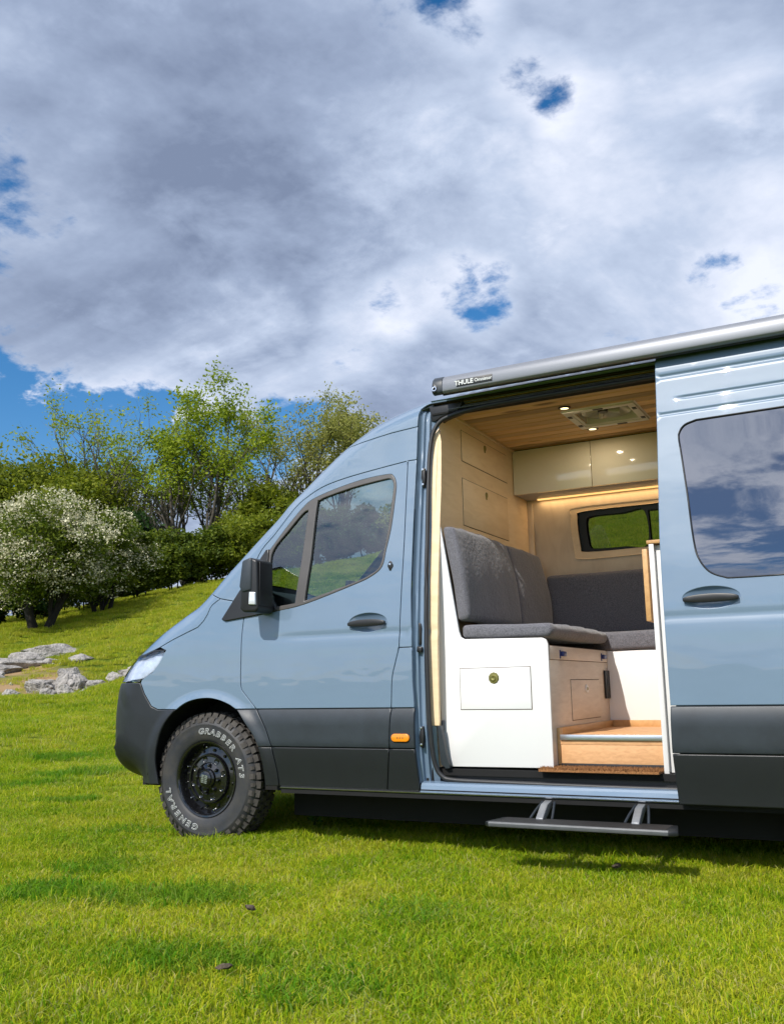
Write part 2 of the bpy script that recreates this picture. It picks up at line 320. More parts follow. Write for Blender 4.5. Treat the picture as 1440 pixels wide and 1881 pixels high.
def ground_material():
    m, n, l = newmat('turf_soil')
    o = n.new('ShaderNodeOutputMaterial'); p = n.new('ShaderNodeBsdfPrincipled'); l.new(p.outputs[0], o.inputs[0]); p.inputs['Roughness'].default_value = .95; p.inputs['Specular IOR Level'].default_value = .1
    g = n.new('ShaderNodeNewGeometry')
    a = n.new('ShaderNodeTexNoise'); a.inputs['Scale'].default_value = .9; a.inputs['Detail'].default_value = 6; l.new(g.outputs['Position'], a.inputs['Vector'])
    b = n.new('ShaderNodeTexNoise'); b.inputs['Scale'].default_value = 35; b.inputs['Detail'].default_value = 5; l.new(g.outputs['Position'], b.inputs['Vector'])
    ad = n.new('ShaderNodeMath'); ad.operation = 'ADD'; l.new(a.outputs[0], ad.inputs[0]); l.new(b.outputs[0], ad.inputs[1])
    rp = n.new('ShaderNodeValToRGB'); e = rp.color_ramp.elements; e[0].position = .35; e[0].color = (.03, .05, .004, 1); e[1].position = .68; e[1].color = (.17, .19, .014, 1)
    q = rp.color_ramp.elements.new(.5); q.color = (.09, .13, .008, 1)
    hm = n.new('ShaderNodeMath'); hm.operation = 'MULTIPLY'; hm.inputs[1].default_value = .5; l.new(ad.outputs[0], hm.inputs[0]); l.new(hm.outputs[0], rp.inputs[0]); l.new(rp.outputs[0], p.inputs['Base Color'])
    colr = rp.outputs[0]
    for bx_, by_, br_ in SOIL:
        vd = n.new('ShaderNodeVectorMath'); vd.operation = 'DISTANCE'; l.new(g.outputs['Position'], vd.inputs[0]); vd.inputs[1].default_value = (bx_, by_, float(terr(bx_, by_)))
        wn = n.new('ShaderNodeMath'); wn.operation = 'MULTIPLY_ADD'; l.new(a.outputs[0], wn.inputs[0]); wn.inputs[1].default_value = 1.2; l.new(vd.outputs['Value'], wn.inputs[2])
        mr_ = n.new('ShaderNodeMapRange'); mr_.inputs[1].default_value = br_+.75; mr_.inputs[2].default_value = br_*.5+.6; l.new(wn.outputs[0], mr_.inputs[0])
        mx_ = n.new('ShaderNodeMix'); mx_.data_type = 'RGBA'; l.new(mr_.outputs[0], mx_.inputs[0]); l.new(colr, mx_.inputs[6]); mx_.inputs[7].default_value = (.30, .20, .105, 1); colr = mx_.outputs[2]
    l.new(colr, p.inputs['Base Color'])
    bp = n.new('ShaderNodeBump'); bp.inputs['Strength'].default_value = .6; bp.inputs['Distance'].default_value = .03; l.new(b.outputs[0], bp.inputs['Height']); l.new(bp.outputs[0], p.inputs['Normal'])
    return m
rr = np.concatenate([[0.0], np.geomspace(.25, 1500, 150)]); na = 240
aa = np.linspace(0, 2*math.pi, na, endpoint=False)
GX = 2.0+rr[1:, None]*np.cos(aa); GY = 0.0+rr[1:, None]*np.sin(aa); GZ = terr(GX, GY)
gv = np.vstack([[2.0, 0.0, float(terr(2.0, 0.0))], np.stack([GX, GY, GZ], 2).reshape(-1, 3)])
gf = [(0, 1+k, 1+(k+1) % na) for k in range(na)]
for i in range(len(rr)-2):
    b0 = 1+i*na
    gf += [(b0+k, b0+na+k, b0+na+(k+1) % na, b0+(k+1) % na) for k in range(na)]
tag(pd('ground', gv, gf, ground_material(), None, True), 'grassy meadow ground rising to a hillside behind the van', kind='structure')

# ------------------------------------------------------------------ van body surface: y of the near side as a function of x (length) and z (height)
def hermite(xs, ys, n=400):
    xs = np.array(xs, float); ys = np.array(ys, float); d = np.diff(ys)/np.diff(xs); m = np.zeros(len(xs)); m[0] = d[0]; m[-1] = d[-1]
    for i in range(1, len(xs)-1): m[i] = 0 if d[i-1]*d[i] <= 0 else 2*d[i-1]*d[i]/(d[i-1]+d[i])
    X = np.linspace(xs[0], xs[-1], n); k = np.clip(np.searchsorted(xs, X, side='right')-1, 0, len(xs)-2); h = xs[k+1]-xs[k]; t = (X-xs[k])/h
    return X, (2*t**3-3*t**2+1)*ys[k]+(t**3-2*t**2+t)*h*m[k]+(-2*t**3+3*t**2)*ys[k+1]+(t**3-t**2)*h*m[k+1]
TX, TY = hermite([-.5, .2, .36, .58, .8, 1.1, 1.4, 1.8, 2.2, 2.5, 2.9], [.08, .06, .045, .015, .002, 0, .018, .068, .125, .16, .20], 800)
K = np.array([(-.66, .335, .30, .40, .02), (-.80, .355, .36, .42, .03), (-.895, .41, .42, .44, .05), (-.945, .48, .46, .45, .06), (-.955, .57, .48, .45, .07), (-.95, .67, .48, .45, .07), (-.945, .76, .48, .45, .07),
 (-.925, .86, .46, .44, .07), (-.885, .97, .42, .42, .06), (-.81, 1.075, .36, .40, .06), (-.70, 1.165, .30, .38, .07), (-.57, 1.245, .25, .36, .08), (-.43, 1.33, .22, .34, .08), (-.26, 1.418, .20, .32, .09),
 (-.15, 1.472, .19, .30, .10), (-.06, 1.54, .18, .28, .12), (.055, 1.645, .17, .26, .13), (.155, 1.733, .16, .25, .13), (.30, 1.868, .16, .25, .13), (.42, 1.978, .16, .25, .12), (.505, 2.068, .16, .25, .12), (.605, 2.152, .16, .25, .11),
 (.725, 2.255, .16, .25, .10), (.89, 2.385, .17, .25, .09), (1.05, 2.478, .17, .25, .08), (1.16, 2.525, .17, .25, .08), (1.36, 2.582, .17, .25, .08), (1.6, 2.62, .17, .25, .08), (2.2, 2.64, .17, .25, .08), (3.5, 2.64, .17, .25, .08), (5.2, 2.64, .17, .25, .08)])
KD = catmull(K)
KN = np.stack([-(np.gradient(KD[:, 1])), np.gradient(KD[:, 0])], 1); KN /= np.linalg.norm(KN, axis=1)[:, None]     # outward normal in xz
RIB = 0.0
def S(x, z):
    x = np.atleast_1d(np.asarray(x, float)); z = np.atleast_1d(np.asarray(z, float)); out = np.empty_like(x)
    A = KD[:-1, :2]; B = KD[1:, :2]; AB = B-A; LL = (AB**2).sum(1)
    for s in range(0, len(x), 2000):
        P = np.stack([x[s:s+2000], z[s:s+2000]], 1); t = np.clip(((P[:, None]-A)*AB).sum(2)/LL, 0, 1)
        Q = A+AB*t[..., None]; D = ((P[:, None]-Q)**2).sum(2); i = D.argmin(1); n = np.arange(len(P)); d = np.sqrt(D[n, i]); tt = t[n, i]
        r = KD[i, 2]*(1-tt)+KD[i+1, 2]*tt; a = KD[i, 3]*(1-tt)+KD[i+1, 3]*tt; u = np.clip(1-d/r, 0, 1); out[s:s+2000] = a*(1-np.sqrt(np.clip(1-u*u, 0, 1)))
    rho = np.hypot(x-.043, z-.40); ww = np.clip(1-(rho-.44)/.075, 0, 1); ww = ww*ww*(3-2*ww)
    # shallow waist crease, and the pressed ribs above the sliding door's window
    cre = .005*np.exp(-((z-1.205)/.022)**2)*np.clip((x-.45)/.25, 0, 1)
    rb = RIB*np.clip((x-2.72)/.02, 0, 1); rb2 = RIB*np.clip((x-2.90)/.05, 0, 1)
    cre = cre+rb*(.010*np.exp(-((z-2.428)/.011)**2)+.006*np.exp(-((z-2.224)/.006)**2))+rb2*.007*np.exp(-((z-2.300)/.006)**2)
    return np.interp(z, TX, TY)+out-.018*ww*(z > .2)+cre
def Sn(x, z):
    h = .002; gx = (S(x+h, z)-S(x-h, z))/(2*h); gz = (S(x, z+h)-S(x, z-h))/(2*h)
    n = np.stack([gx, -np.ones_like(gx), gz], 1); return n/np.linalg.norm(n, axis=1)[:, None]
def resample(P, step):
    o = []
    for a, b in zip(P, np.roll(P, -1, 0)):
        k = max(1, int(math.ceil(np.linalg.norm(b-a)/step)))
        for j in range(k): o.append(a+(b-a)*j/k)
    return np.array(o)
def area(P): return .5*np.sum(P[:, 0]*np.roll(P[:, 1], -1)-np.roll(P[:, 0], -1)*P[:, 1])
def inset(P, d, keep=None):
    e = np.roll(P, -1, 0)-P; e /= np.linalg.norm(e, axis=1)[:, None]+1e-12; nn = np.stack([-e[:, 1], e[:, 0]], 1); pn = np.roll(nn, 1, 0)
    b = nn+pn; bl = np.linalg.norm(b, axis=1)[:, None]; b = b/np.maximum(bl, 1e-6); c = np.clip((b*nn).sum(1), .45, 1)[:, None]
    q = b*d/c
    if keep is not None: q[keep] = 0
    return P+q
def inside(P, poly):
    x, y = P[:, 0], P[:, 1]; c = np.zeros(len(P), bool)
    for (x1, y1), (x2, y2) in zip(poly, np.roll(poly, -1, 0)):
        if y1 == y2: continue
        c ^= ((y1 > y) != (y2 > y)) & (x < (x2-x1)*(y-y1)/(y2-y1)+x1)
    return c
def bdist(P, poly):
    A = poly; B = np.roll(poly, -1, 0); AB = B-A; LL = (AB**2).sum(1)+1e-12
    t = np.clip(((P[:, None]-A)*AB).sum(2)/LL, 0, 1); Q = A+AB*t[..., None]; return np.sqrt(((P[:, None]-Q)**2).sum(2).min(1))
def panel(name, outer, mat, parent, holes=(), off_=0., **kw):
    return panel0(name, outer, mat, parent, holes, **kw)
def panel0(name, outer, mat, parent, holes=(), off=0., thick=.014, grid=.045, gap=.0022, bev=.003, far=False, step=.03, rows=()):
    O = np.array(outer, float)
    if area(O) < 0: O = O[::-1]
    O = resample(O, step); onk = None
    D = np.sqrt(((O[:, None]-KD[None, :, :2])**2).sum(2)).min(1); onk = D < 1e-4
    E_ = inset(O, gap, onk); Sf = inset(E_, bev, onk)
    loops = [(E_, Sf)]
    for h in holes:
        H = np.array(h, float)
        if area(H) < 0: H = H[::-1]
        H = resample(H, step); loops.append((H, inset(H, -bev)))
    lo = Sf.min(0); hi = Sf.max(0)
    gx, gz = np.meshgrid(np.arange(lo[0], hi[0], grid), np.arange(lo[1], hi[1], grid)); G = np.stack([gx.ravel(), gz.ravel()], 1)
    for d in (.003, .009, .02, .036, .058, .09, .13): G = np.vstack([G, (KD[:, :2]-KN*d)[::2]])
    tt_ = np.linspace(0, 2*math.pi, 90, endpoint=False)
    for rr_ in (.447, .46, .475, .49, .505, .52): G = np.vstack([G[np.abs(np.hypot(G[:, 0]-.043, G[:, 1]-.40)-rr_) > .006], np.stack([.043+rr_*np.cos(tt_), .40+rr_*np.sin(tt_)], 1)])
    for zr in rows:
        xr = np.arange(lo[0], hi[0], .018); G = G[np.abs(G[:, 1]-zr) > .006]; G = np.vstack([G, np.stack([xr, 0*xr+zr], 1)])
    ok = inside(G, Sf); G = G[ok]; G = G[bdist(G, Sf) > min(.012, grid*.35)] if len(G) else G
    # keep points near K even when close to that edge
    for _, H in loops[1:]:
        if len(G): G = G[~inside(G, H)]
        if len(G): G = G[bdist(G, H) > .012]
    V = [tuple(p) for p in Sf]; Ed = [(i, (i+1) % len(Sf)) for i in range(len(Sf))]
    for _, H in loops[1:]:
        b = len(V); V += [tuple(p) for p in H]; Ed += [(b+i, b+(i+1) % len(H)) for i in range(len(H))]
    V += [tuple(p) for p in G]
    rv, re, rf, *_ = delaunay_2d_cdt([Vector(p) for p in V], Ed, [], 2 if len(loops) > 1 else 1, 1e-5)
    P2 = np.array([tuple(p) for p in rv]); tri = [tuple(f) for f in rf]
    if len(loops) > 1:
        cen = np.array([P2[list(f)].mean(0) for f in tri]); kp = inside(cen, Sf)
        for _, H in loops[1:]: kp &= ~inside(cen, H)
        tri = [t for t, k in zip(tri, kp) if k]
    of_ = off if callable(off) else (lambda x, z: off+0*x)
    def nrm_(x, z):
        h = .002; gx = (S(x+h, z)+of_(x+h, z)-S(x-h, z)-of_(x-h, z))/(2*h); gz_ = (S(x, z+h)+of_(x, z+h)-S(x, z-h)-of_(x, z-h))/(2*h); n = np.stack([gx, -np.ones_like(gx), gz_], 1); return n/np.linalg.norm(n, axis=1)[:, None]
    y = S(P2[:, 0], P2[:, 1])+of_(P2[:, 0], P2[:, 1]); n = nrm_(P2[:, 0], P2[:, 1])
    verts = list(np.stack([P2[:, 0], y, P2[:, 1]], 1)); norms = list(n); faces = []
    for t in tri:
        a = P2[list(t)]; ar = (a[1, 0]-a[0, 0])*(a[2, 1]-a[0, 1])-(a[2, 0]-a[0, 0])*(a[1, 1]-a[0, 1])
        faces.append(t if ar > 0 else t[::-1])       # CCW in xz seen from -y
    for li, (Eo, Si) in enumerate(loops):
        m = len(Eo); sg = 1 if li == 0 else -1
        ye = S(Eo[:, 0], Eo[:, 1])+of_(Eo[:, 0], Eo[:, 1]); ys = S(Si[:, 0], Si[:, 1])+of_(Si[:, 0], Si[:, 1]); ne = nrm_(Si[:, 0], Si[:, 1])
        e = np.roll(Eo, -1, 0)-np.roll(Eo, 1, 0); e /= np.linalg.norm(e, axis=1)[:, None]+1e-9; out = np.stack([e[:, 1], 0*e[:, 0], -e[:, 0]], 1)*sg
        b0 = len(verts)
        verts += list(np.stack([Si[:, 0], ys, Si[:, 1]], 1)); norms += list(ne)
        n45 = ne+out; n45 /= np.linalg.norm(n45, axis=1)[:, None]+1e-9
        verts += list(np.stack([Eo[:, 0], ye+bev*.8, Eo[:, 1]], 1)); norms += list(n45)
        verts += list(np.stack([Eo[:, 0], ye+bev*.8, Eo[:, 1]], 1)); norms += list(out)
        verts += list(np.stack([Eo[:, 0], ye+thick, Eo[:, 1]], 1)); norms += list(out)
        for i in range(m):
            j = (i+1) % m
            for q0, q1 in ((b0, b0+m), (b0+2*m, b0+3*m)):
                f = (q0+i, q1+i, q1+j, q0+j); faces.append(f if sg > 0 else f[::-1])
    Vv = np.array(verts); Nn = np.array(norms)
    if far: Vv[:, 1] = 2.0-Vv[:, 1]; Nn[:, 1] *= -1; faces = [f[::-1] for f in faces]
    me = bpy.data.meshes.new(name); me.from_pydata(Vv.tolist(), [], faces); me.update()
    me.polygons.foreach_set('use_smooth', [True]*len(me.polygons)); me.normals_split_custom_set_from_vertices(Nn.tolist())
    return link(name, me, mat, parent)
def kseg(z0=None, x0=None, x1=None, i0=None, i1=None): return KD[i0:i1+1, :2]
def ki(x, z): return int(((KD[:, 0]-x)**2+(KD[:, 1]-z)**2).argmin())
def cap(name, i0, i1, mat, parent, nu=25, lift=0., umax=1., col=1.0, cmul=1.0):
    rows = []; us = np.linspace(-1, 1, nu)*umax
    for i in range(i0, i1+1):
        x, z, r, a, c = KD[i]; yk = float(np.interp(z, TX, TY))+a; nx, nz = KN[i]; h = c*cmul*(1-us**2)**1.0+lift
        rows.append(np.stack([x+nx*h, 1+us*(1-yk), z+nz*h], 1))
    V = np.array(rows).reshape(-1, 3); F = []
    for i in range(len(rows)-1):
        for k in range(nu-1): F.append((i*nu+k, i*nu+k+1, (i+1)*nu+k+1, (i+1)*nu+k))
    return pd(name, V, F, mat, parent, True)
def spl(P, n=6): return catmull(P, n)
J = lambda *a: np.vstack([np.array(q, float) for q in a])

VAN = empty('camper_van', (0, 0, 0))
tag(VAN, 'blue grey high roof camper van with its sliding side door open', 'van')
ARCH = spl([(-.338, .345), (-.343, .375), (-.352, .499), (-.309, .647), (-.233, .752), (-.109, .836), (.037, .863), (.161, .846), (.272, .795), (.362, .697), (.417, .62), (.455, .497), (.466, .361), (.468, .33)], 6)
iA = int(np.argmin(np.abs(ARCH[:, 1]-.797)+(ARCH[:, 0] > 0)*9)); iB = int(np.argmin(np.abs(ARCH[:, 1]-.797)+(ARCH[:, 0] < 0)*9)); iC = int(np.argmin(np.abs(ARCH[:, 1]-.582)+(ARCH[:, 0] < 0)*9)); iD = int(np.argmin(np.abs(ARCH[:, 1]-.361)+(ARCH[:, 0] < 0)*9))
ARCH[iA, 1] = .797; ARCH[iB, 1] = .797; ARCH[iC, 1] = .582; ARCH[iD, 1] = .361
DF = spl([(.306, 1.326), (.299, 1.222), (.298, 1.093), (.297, .965), (.305, .914), (.331, .882), (.411, .797)], 5)       # door front seam, paint
DF2 = spl([(.411, .797), (.475, .697), (.518, .582)], 4); DF3 = spl([(.518, .582), (.545, .452), (.552, .361)], 4)
DR = spl([(1.379, 2.189), (1.379, 1.70), (1.372, 1.40), (1.362, 1.119)], 3); DR1 = spl([(1.362, 1.119), (1.335, 1.03), (1.315, .95), (1.306, .797)], 4)
PSEAM = spl([(.33, 1.60), (.398, 1.742), (.492, 1.841), (.622, 1.993), (.712, 2.055), (.821, 2.104), (.978, 2.139), (1.22, 2.171), (1.379, 2.189)], 5)
WINO = spl([(.50, 1.362), (.544, 1.362), (.738, 1.391), (1.064, 1.483), (1.180, 1.525), (1.246, 1.577), (1.268, 1.675), (1.294, 1.807), (1.311, 1.993), (1.311, 2.063), (1.290, 2.110), (1.251, 2.125), (1.079, 2.113), (.885, 2.074), (.746, 2.032), (.678, 1.986), (.575, 1.878), (.472, 1.754), (.425, 1.69), (.43, 1.55), (.46, 1.40)], 4)
WGL = spl([(.737, 1.411), (1.064, 1.497), (1.175, 1.538), (1.230, 1.580), (1.254, 1.676), (1.274, 1.809), (1.292, 2.004), (1.292, 2.060), (1.272, 2.093), (1.215, 2.094), (1.024, 2.071), (.867, 2.040), (.798, 2.019), (.778, 1.983), (.763, 1.667)], 4)
WQU = spl([(.672, 1.402), (.700, 1.68), (.718, 1.934), (.712, 1.962), (.673, 1.940), (.580, 1.842), (.490, 1.742), (.474, 1.639), (.50, 1.385)], 4)
RSEAM = np.array([(1.0, 2.345), (1.116, 2.357), (1.268, 2.378), (1.437, 2.392)])
kA, kB, kC, kD_, kE = ki(-.66, .335), ki(-.885, .97), ki(-.735, 1.14), ki(-.06, 1.54), ki(.83, 2.34)
HDL = np.array([(1.164+.122*math.cos(t), 1.266+.053*math.sin(t)) for t in np.linspace(0, 2*math.pi, 40, endpoint=False)])
WAIST = (1.165, 1.18, 1.193, 1.205, 1.217, 1.23, 1.245)
CRN = lambda b: (lambda x, z: b-.004+.016*np.clip((z-.705)/.092, 0, 1.2)**2+.006*np.clip((.62-z)/.04, 0, 1)**2)
def side(far):
    P = lambda *a, **k: panel(*a, far=far, **k)
    door = P('front_door', J(DF[::-1], PSEAM, DR, DR1), PAINT, VAN, holes=[WINO, HDL], rows=WAIST)
    P('window_frame', WINO, FRAME, door, holes=[WGL, WQU], off=-.003, thick=.03, bev=.005, gap=.001)
    P('window_glass', WGL, GLASS, door, off=.014, thick=.004, bev=.001, gap=-.008)
    P('quarter_glass', WQU, GLASS, door, off=.012, thick=.004, bev=.001, gap=-.008)
    P('door_cladding', J(DF2, [(1.287, .582), (1.306, .797)]), PLAS, door, off=CRN(-.008), grid=.022, thick=.02, bev=.006)
    P('lower_cladding', J(DF3, [(1.255, .361), (1.287, .582)]), PLASL, door, off=-.010, thick=.02, bev=.005)
    P('front_fender', J([(-.34, 1.182), (-.237, 1.224), (-.137, 1.26), (-.041, 1.294), (.0, 1.33), (.028, 1.37), (.045, 1.41), (.059, 1.427), (.117, 1.462), (.30, 1.425)], DF, ARCH[iA:iB+1][::-1],
      [(-.337, .798), (-.39, .818), (-.45, .896), (-.484, .964), (-.476, .984), (-.388, 1.029), (-.334, 1.088), (-.287, 1.161)]), PAINT, VAN)
    P('bonnet_edge', J(KD[kC:kD_+1, :2], [(.02, 1.50), (.117, 1.462), (.059, 1.427), (.045, 1.41), (.028, 1.37), (.0, 1.33), (-.041, 1.294), (-.137, 1.26), (-.237, 1.224), (-.34, 1.182), (-.395, 1.166), (-.504, 1.142)]), PAINT, VAN)
    hl = P('headlight', J(KD[kB:kC+1, :2], [(-.504, 1.140), (-.394, 1.162), (-.287, 1.161), (-.334, 1.088), (-.388, 1.029), (-.476, .984), (-.484, .966), (-.522, .968)]), LENS, VAN, thick=.02)
    P('reflector', J(KD[kB:kC+1, :2]-KN[kB:kC+1]*.02, [(-.504, 1.130), (-.30, 1.155), (-.345, 1.09), (-.40, 1.035), (-.48, .99)]), HLIN, hl, off=.030, thick=.01)
    P('brow', J(KD[kC-3:kC+1, :2], [(-.504, 1.142), (-.394, 1.167), (-.285, 1.166), (-.287, 1.157), (-.394, 1.155), (-.504, 1.128)]), BLACK, hl, off=-.003, thick=.01, gap=0, bev=.001)
    bp_ = P('bumper', J(KD[kA:kB+1, :2], [(-.522, .968), (-.484, .964), (-.45, .896), (-.39, .818), (-.337, .798)], ARCH[:iA+1][::-1]), BUMP, VAN, off=-.004, bev=.006)
    P('windscreen_pillar', J(KD[kD_:kE+1, :2], RSEAM, [(1.437, 2.19)], [(1.379, 2.189)], PSEAM[::-1][1:], [(.29, 1.50), (.30, 1.425), (.117, 1.462), (.02, 1.50)]), PAINT, VAN)
    P('arch_cladding', J(ARCH[iB:iC+1], DF2[::-1]), PLAS, VAN, off=CRN(-.008), grid=.022, thick=.02, bev=.005)
    P('arch_lower_cladding', J(ARCH[iC:iD+1], DF3[::-1]), PLASL, VAN, off=-.010, thick=.02, bev=.005)
    P('door_pillar', J(DR[::-1], [(1.437, 2.19), (1.434, 1.8), (1.434, 1.4), (1.441, 1.119)]), PAINT, VAN)
    P('pillar_panel', J(DR1[::-1], [(1.441, 1.119), (1.440, .933), (1.447, .797)]), PAINT, VAN)
    pc = P('pillar_cladding', [(1.306, .797), (1.447, .797), (1.441, .582), (1.287, .582)], PLAS, VAN, off=CRN(-.008), grid=.022, thick=.02, bev=.005)
    P('pillar_lower_cladding', [(1.287, .582), (1.441, .582), (1.452, .361), (1.255, .361)], PLASL, VAN, off=-.010, thick=.02, bev=.005)
    P('roof_side', J(KD[kE:, :2], [(5.2, 2.550), (1.60, 2.549), (1.53, 2.544), (1.47, 2.532), (1.443, 2.507), (1.437, 2.47)], RSEAM[::-1]), PAINT, VAN, grid=.09)
    P('mirror_base', [(.144, 1.333), (.175, 1.318), (.50, 1.352), (.555, 1.366), (.47, 1.50), (.462, 1.745), (.439, 1.744), (.28, 1.521)], BLACK, VAN, off=-.014, thick=.03, bev=.006)
    return door, pc
DOOR, PCL = side(False); side(True)
# rear bodywork
RA = [(3.665+.44*math.cos(a), .40+.45*math.sin(a)) for a in np.linspace(math.pi, 0, 24)]
panel('rear_side_panel', J([(2.86, .365), (3.22, .365)], RA, [(4.1, .365), (5.2, .365), (5.2, 2.546), (2.86, 2.546)]), PAINT, VAN, grid=.12, step=.08)
FARW = spl([(1.74, 1.98), (1.745, 2.13), (1.79, 2.17), (2.5, 2.175), (3.0, 2.17), (3.05, 2.12), (3.05, 1.81), (3.0, 1.76), (2.5, 1.755), (1.80, 1.755), (1.755, 1.80)], 4)
panel('rear_side_panel', J([(1.455, .365), (3.22, .365)], RA, [(4.1, .365), (5.2, .365), (5.2, 2.53), (1.455, 2.53)]), PAINT, VAN, grid=.12, step=.08, holes=[FARW], far=True)
for z0_, z1_, m_, nm_ in ((.582, .797, PLAS, 'rear_cladding'), (.361, .582, PLASL, 'rear_lower_cladding')):
    for f_ in (False, True): panel(nm_, [(4.12, z0_), (5.19, z0_), (5.19, z1_), (4.12 if z0_ < .5 else 4.02, z1_)], m_, VAN, off=-.008, thick=.02, bev=.005, far=f_, grid=.12, step=.08)
box('rear_wall', (5.18, .2, .4), (5.21, 1.8, 2.62), PAINT, VAN)
cap('roof_skin', kE, len(KD)-1, PAINT, VAN, 21)
cap('windscreen', kD_+1, kE, WGLASS, VAN, 25)
cap('windscreen_surround', kD_, kD_+1, BLACK, VAN, 25)
cap('bonnet', kC, kD_, PAINT, VAN, 25)
cap('grille', kB, kC, BLACK, VAN, 25)
cap('front_bumper', kA, kB, BUMP, VAN, 25)
for k in range(5): tube('grille_slat', [(-.95+.06*k+.0, y, 1.0+.028*k) for y in (.62, .8, 1.0, 1.2, 1.38)], .010, CHROME if k in (0, 4) else PLAS, VAN, 6)
for s in (0, 1):
    ys = .45 if s == 0 else 1.1
    tube('wiper', [(-.10, ys, 1.575), (-.12, ys+.25, 1.585), (-.11, ys+.48, 1.59)], .009, BLACK, VAN, 6)

# underbody, wheel housings
box('floor_pan', (-.55, .12, .33), (5.15, 1.88, .40), VOID, VAN, bev=0)
box('chassis_shade_box', (.44, .36, .16), (5.0, 1.64, .345), VOID, VAN, bev=0)  # underbody as a black box, hung low to block light and deepen the shade
box('engine_bay', (.50, .10, .33), (1.50, 1.90, .62), VOID, VAN, bev=0)
box('sill_beam', (.56, .045, .325), (5.0, .14, .372), VOID, VAN, bev=0)
box('engine_core', (-.62, .34, .42), (.50, 1.66, 1.20), VOID, VAN, bev=0)
box('firewall', (.44, .12, .62), (.50, 1.88, 1.28), DASH, VAN, bev=0)
for xc, zt in ((.0437, .40), (3.665, .40)):
    for far in (0, 1):
        pts = [(xc+.475*math.cos(a), .40+.475*math.sin(a)) for a in np.linspace(.0, math.pi-.0, 26)]
        V = []; F = []
        for x, z in pts:
            for y in (.03, .36): V.append((x, 2-y if far else y, z))
        F = [(2*i, 2*i+1, 2*i+3, 2*i+2) for i in range(len(pts)-1)]
        b = len(V)
        for x, z in pts: V.append((x, 2-.36 if far else .36, z))
        F.append(tuple(range(b, b+len(pts))))
        pd('wheel_housing', V, F, VOID, VAN)

# ------------------------------------------------------------------ van: door hardware
def bowl(name, c, ax, az, off, mat, parent, depth=.03):
    V = []; F = []; nr, na_ = 8, 40
    for i in range(nr+1):
        q = i/nr
        for k in range(na_):
            t = 2*math.pi*k/na_; x = c[0]+ax*q*math.cos(t); z = c[1]+az*q*math.sin(t); V.append((x, float(S(x, z)[0])+off+.002+depth*(1-q*q), z))
    for i in range(nr):
        for k in range(na_): F.append((i*na_+k, i*na_+(k+1) % na_, (i+1)*na_+(k+1) % na_, (i+1)*na_+k))
    return pd(name, V, F, mat, parent, True)
def handle(c, half, off, parent):
    b = bowl('handle_recess', c, half+.008, .057, off, PAINT, parent)
    y0 = float(S(c[0], c[1])[0])+off
    top = [(c[0]+half*t, c[1]-.004+.020*math.sqrt(max(0, 1-t*t*.92))) for t in np.linspace(-1, 1, 13)]; bot = [(c[0]+half*t, c[1]-.012-.012*math.sqrt(max(0, 1-t*t*.9))) for t in np.linspace(1, -1, 13)]
    prism('door_handle', top+bot, 'y', y0-.026, y0-.002, BLACK, parent, .005)
handle((1.164, 1.266), .118, 0, DOOR)
lathe('door_lock', [(.0, 0), (.016, .001), (.018, .006)], (1.300, float(S(1.3, 1.576)[0])-.006, 1.576), BLACK, DOOR, 20)
prism('lock_cover', [(1.300+.012*math.cos(t), 1.576+.028*math.sin(t)) for t in np.linspace(0, 2*math.pi, 20, endpoint=False)], 'y', float(S(1.3, 1.576)[0])-.006, float(S(1.3, 1.576)[0])+.004, BLACK, DOOR, .002)
lathe('key_slot', [(.0, 0), (.006, .0), (.007, .004)], (1.300, float(S(1.3, 1.585)[0])-.010, 1.586), CHROME, DOOR, 16)
# mirror
for far in (0, 1):
    f = (lambda a, b: (2-b, 2-a)) if far else (lambda a, b: (a, b))
    mx = -.068
    sh_ = lambda P: [(x+mx, z) for x, z in P]
    mi = prism('mirror', sh_([(.500, 1.655), (.560, 1.665), (.596, 1.648), (.606, 1.365), (.590, 1.345), (.500, 1.350), (.474, 1.375), (.478, 1.50)]), 'y', *f(-.165, .0), BLACK, VAN, .014, 4)
    prism('mirror_cover', sh_([(.496, 1.652), (.556, 1.668), (.566, 1.655), (.562, 1.475), (.500, 1.465), (.476, 1.50)]), 'y', *f(-.173, -.03), PLAS, mi, .010, 3)
    prism('mirror_shade_face', [(-.150, 1.385), (-.02, 1.385), (-.02, 1.635), (-.150, 1.64)] if not far else [(2.150, 1.385), (2.02, 1.385), (2.02, 1.635), (2.150, 1.64)], 'x', .534, .541, BLACK, mi, .004)  # mirror face in plain black, its shade put into the colour
    prism('mirror_arm', sh_([(.47, 1.37), (.575, 1.36), (.57, 1.46), (.48, 1.47)]), 'y', *f(-.03, .06), BLACK, mi, .012, 3)
    prism('indicator', sh_([(.548, 1.392), (.596, 1.388), (.592, 1.462), (.552, 1.466)]), 'y', *f(-.178, -.155), HLIN, mi, .006, 3)
# side marker lamp
y0 = float(S(1.362, .639)[0])-.008
def capsule(cx, cz, hw, hh, n=10): return [(cx+(hw-hh)+hh*math.cos(t), cz+hh*math.sin(t)) for t in np.linspace(-math.pi/2, math.pi/2, n)]+[(cx-(hw-hh)+hh*math.cos(t), cz+hh*math.sin(t)) for t in np.linspace(math.pi/2, 1.5*math.pi, n)]
prism('lamp_bezel', capsule(1.362, .640, .060, .026), 'y', y0-.004, y0+.006, BLACK, PCL, .002)
prism('side_marker_lamp', capsule(1.362, .640, .055, .021), 'y', y0-.012, y0+.004, AMBER, PCL, .004, 3)
for dx in (-.016, .0, .016): prism('lens_mark', [(1.362+dx-.004, .637), (1.362+dx+.004, .637), (1.362+dx+.004, .643), (1.362+dx-.004, .643)], 'y', y0-.0135, y0-.011, BRASS, PCL, 0)
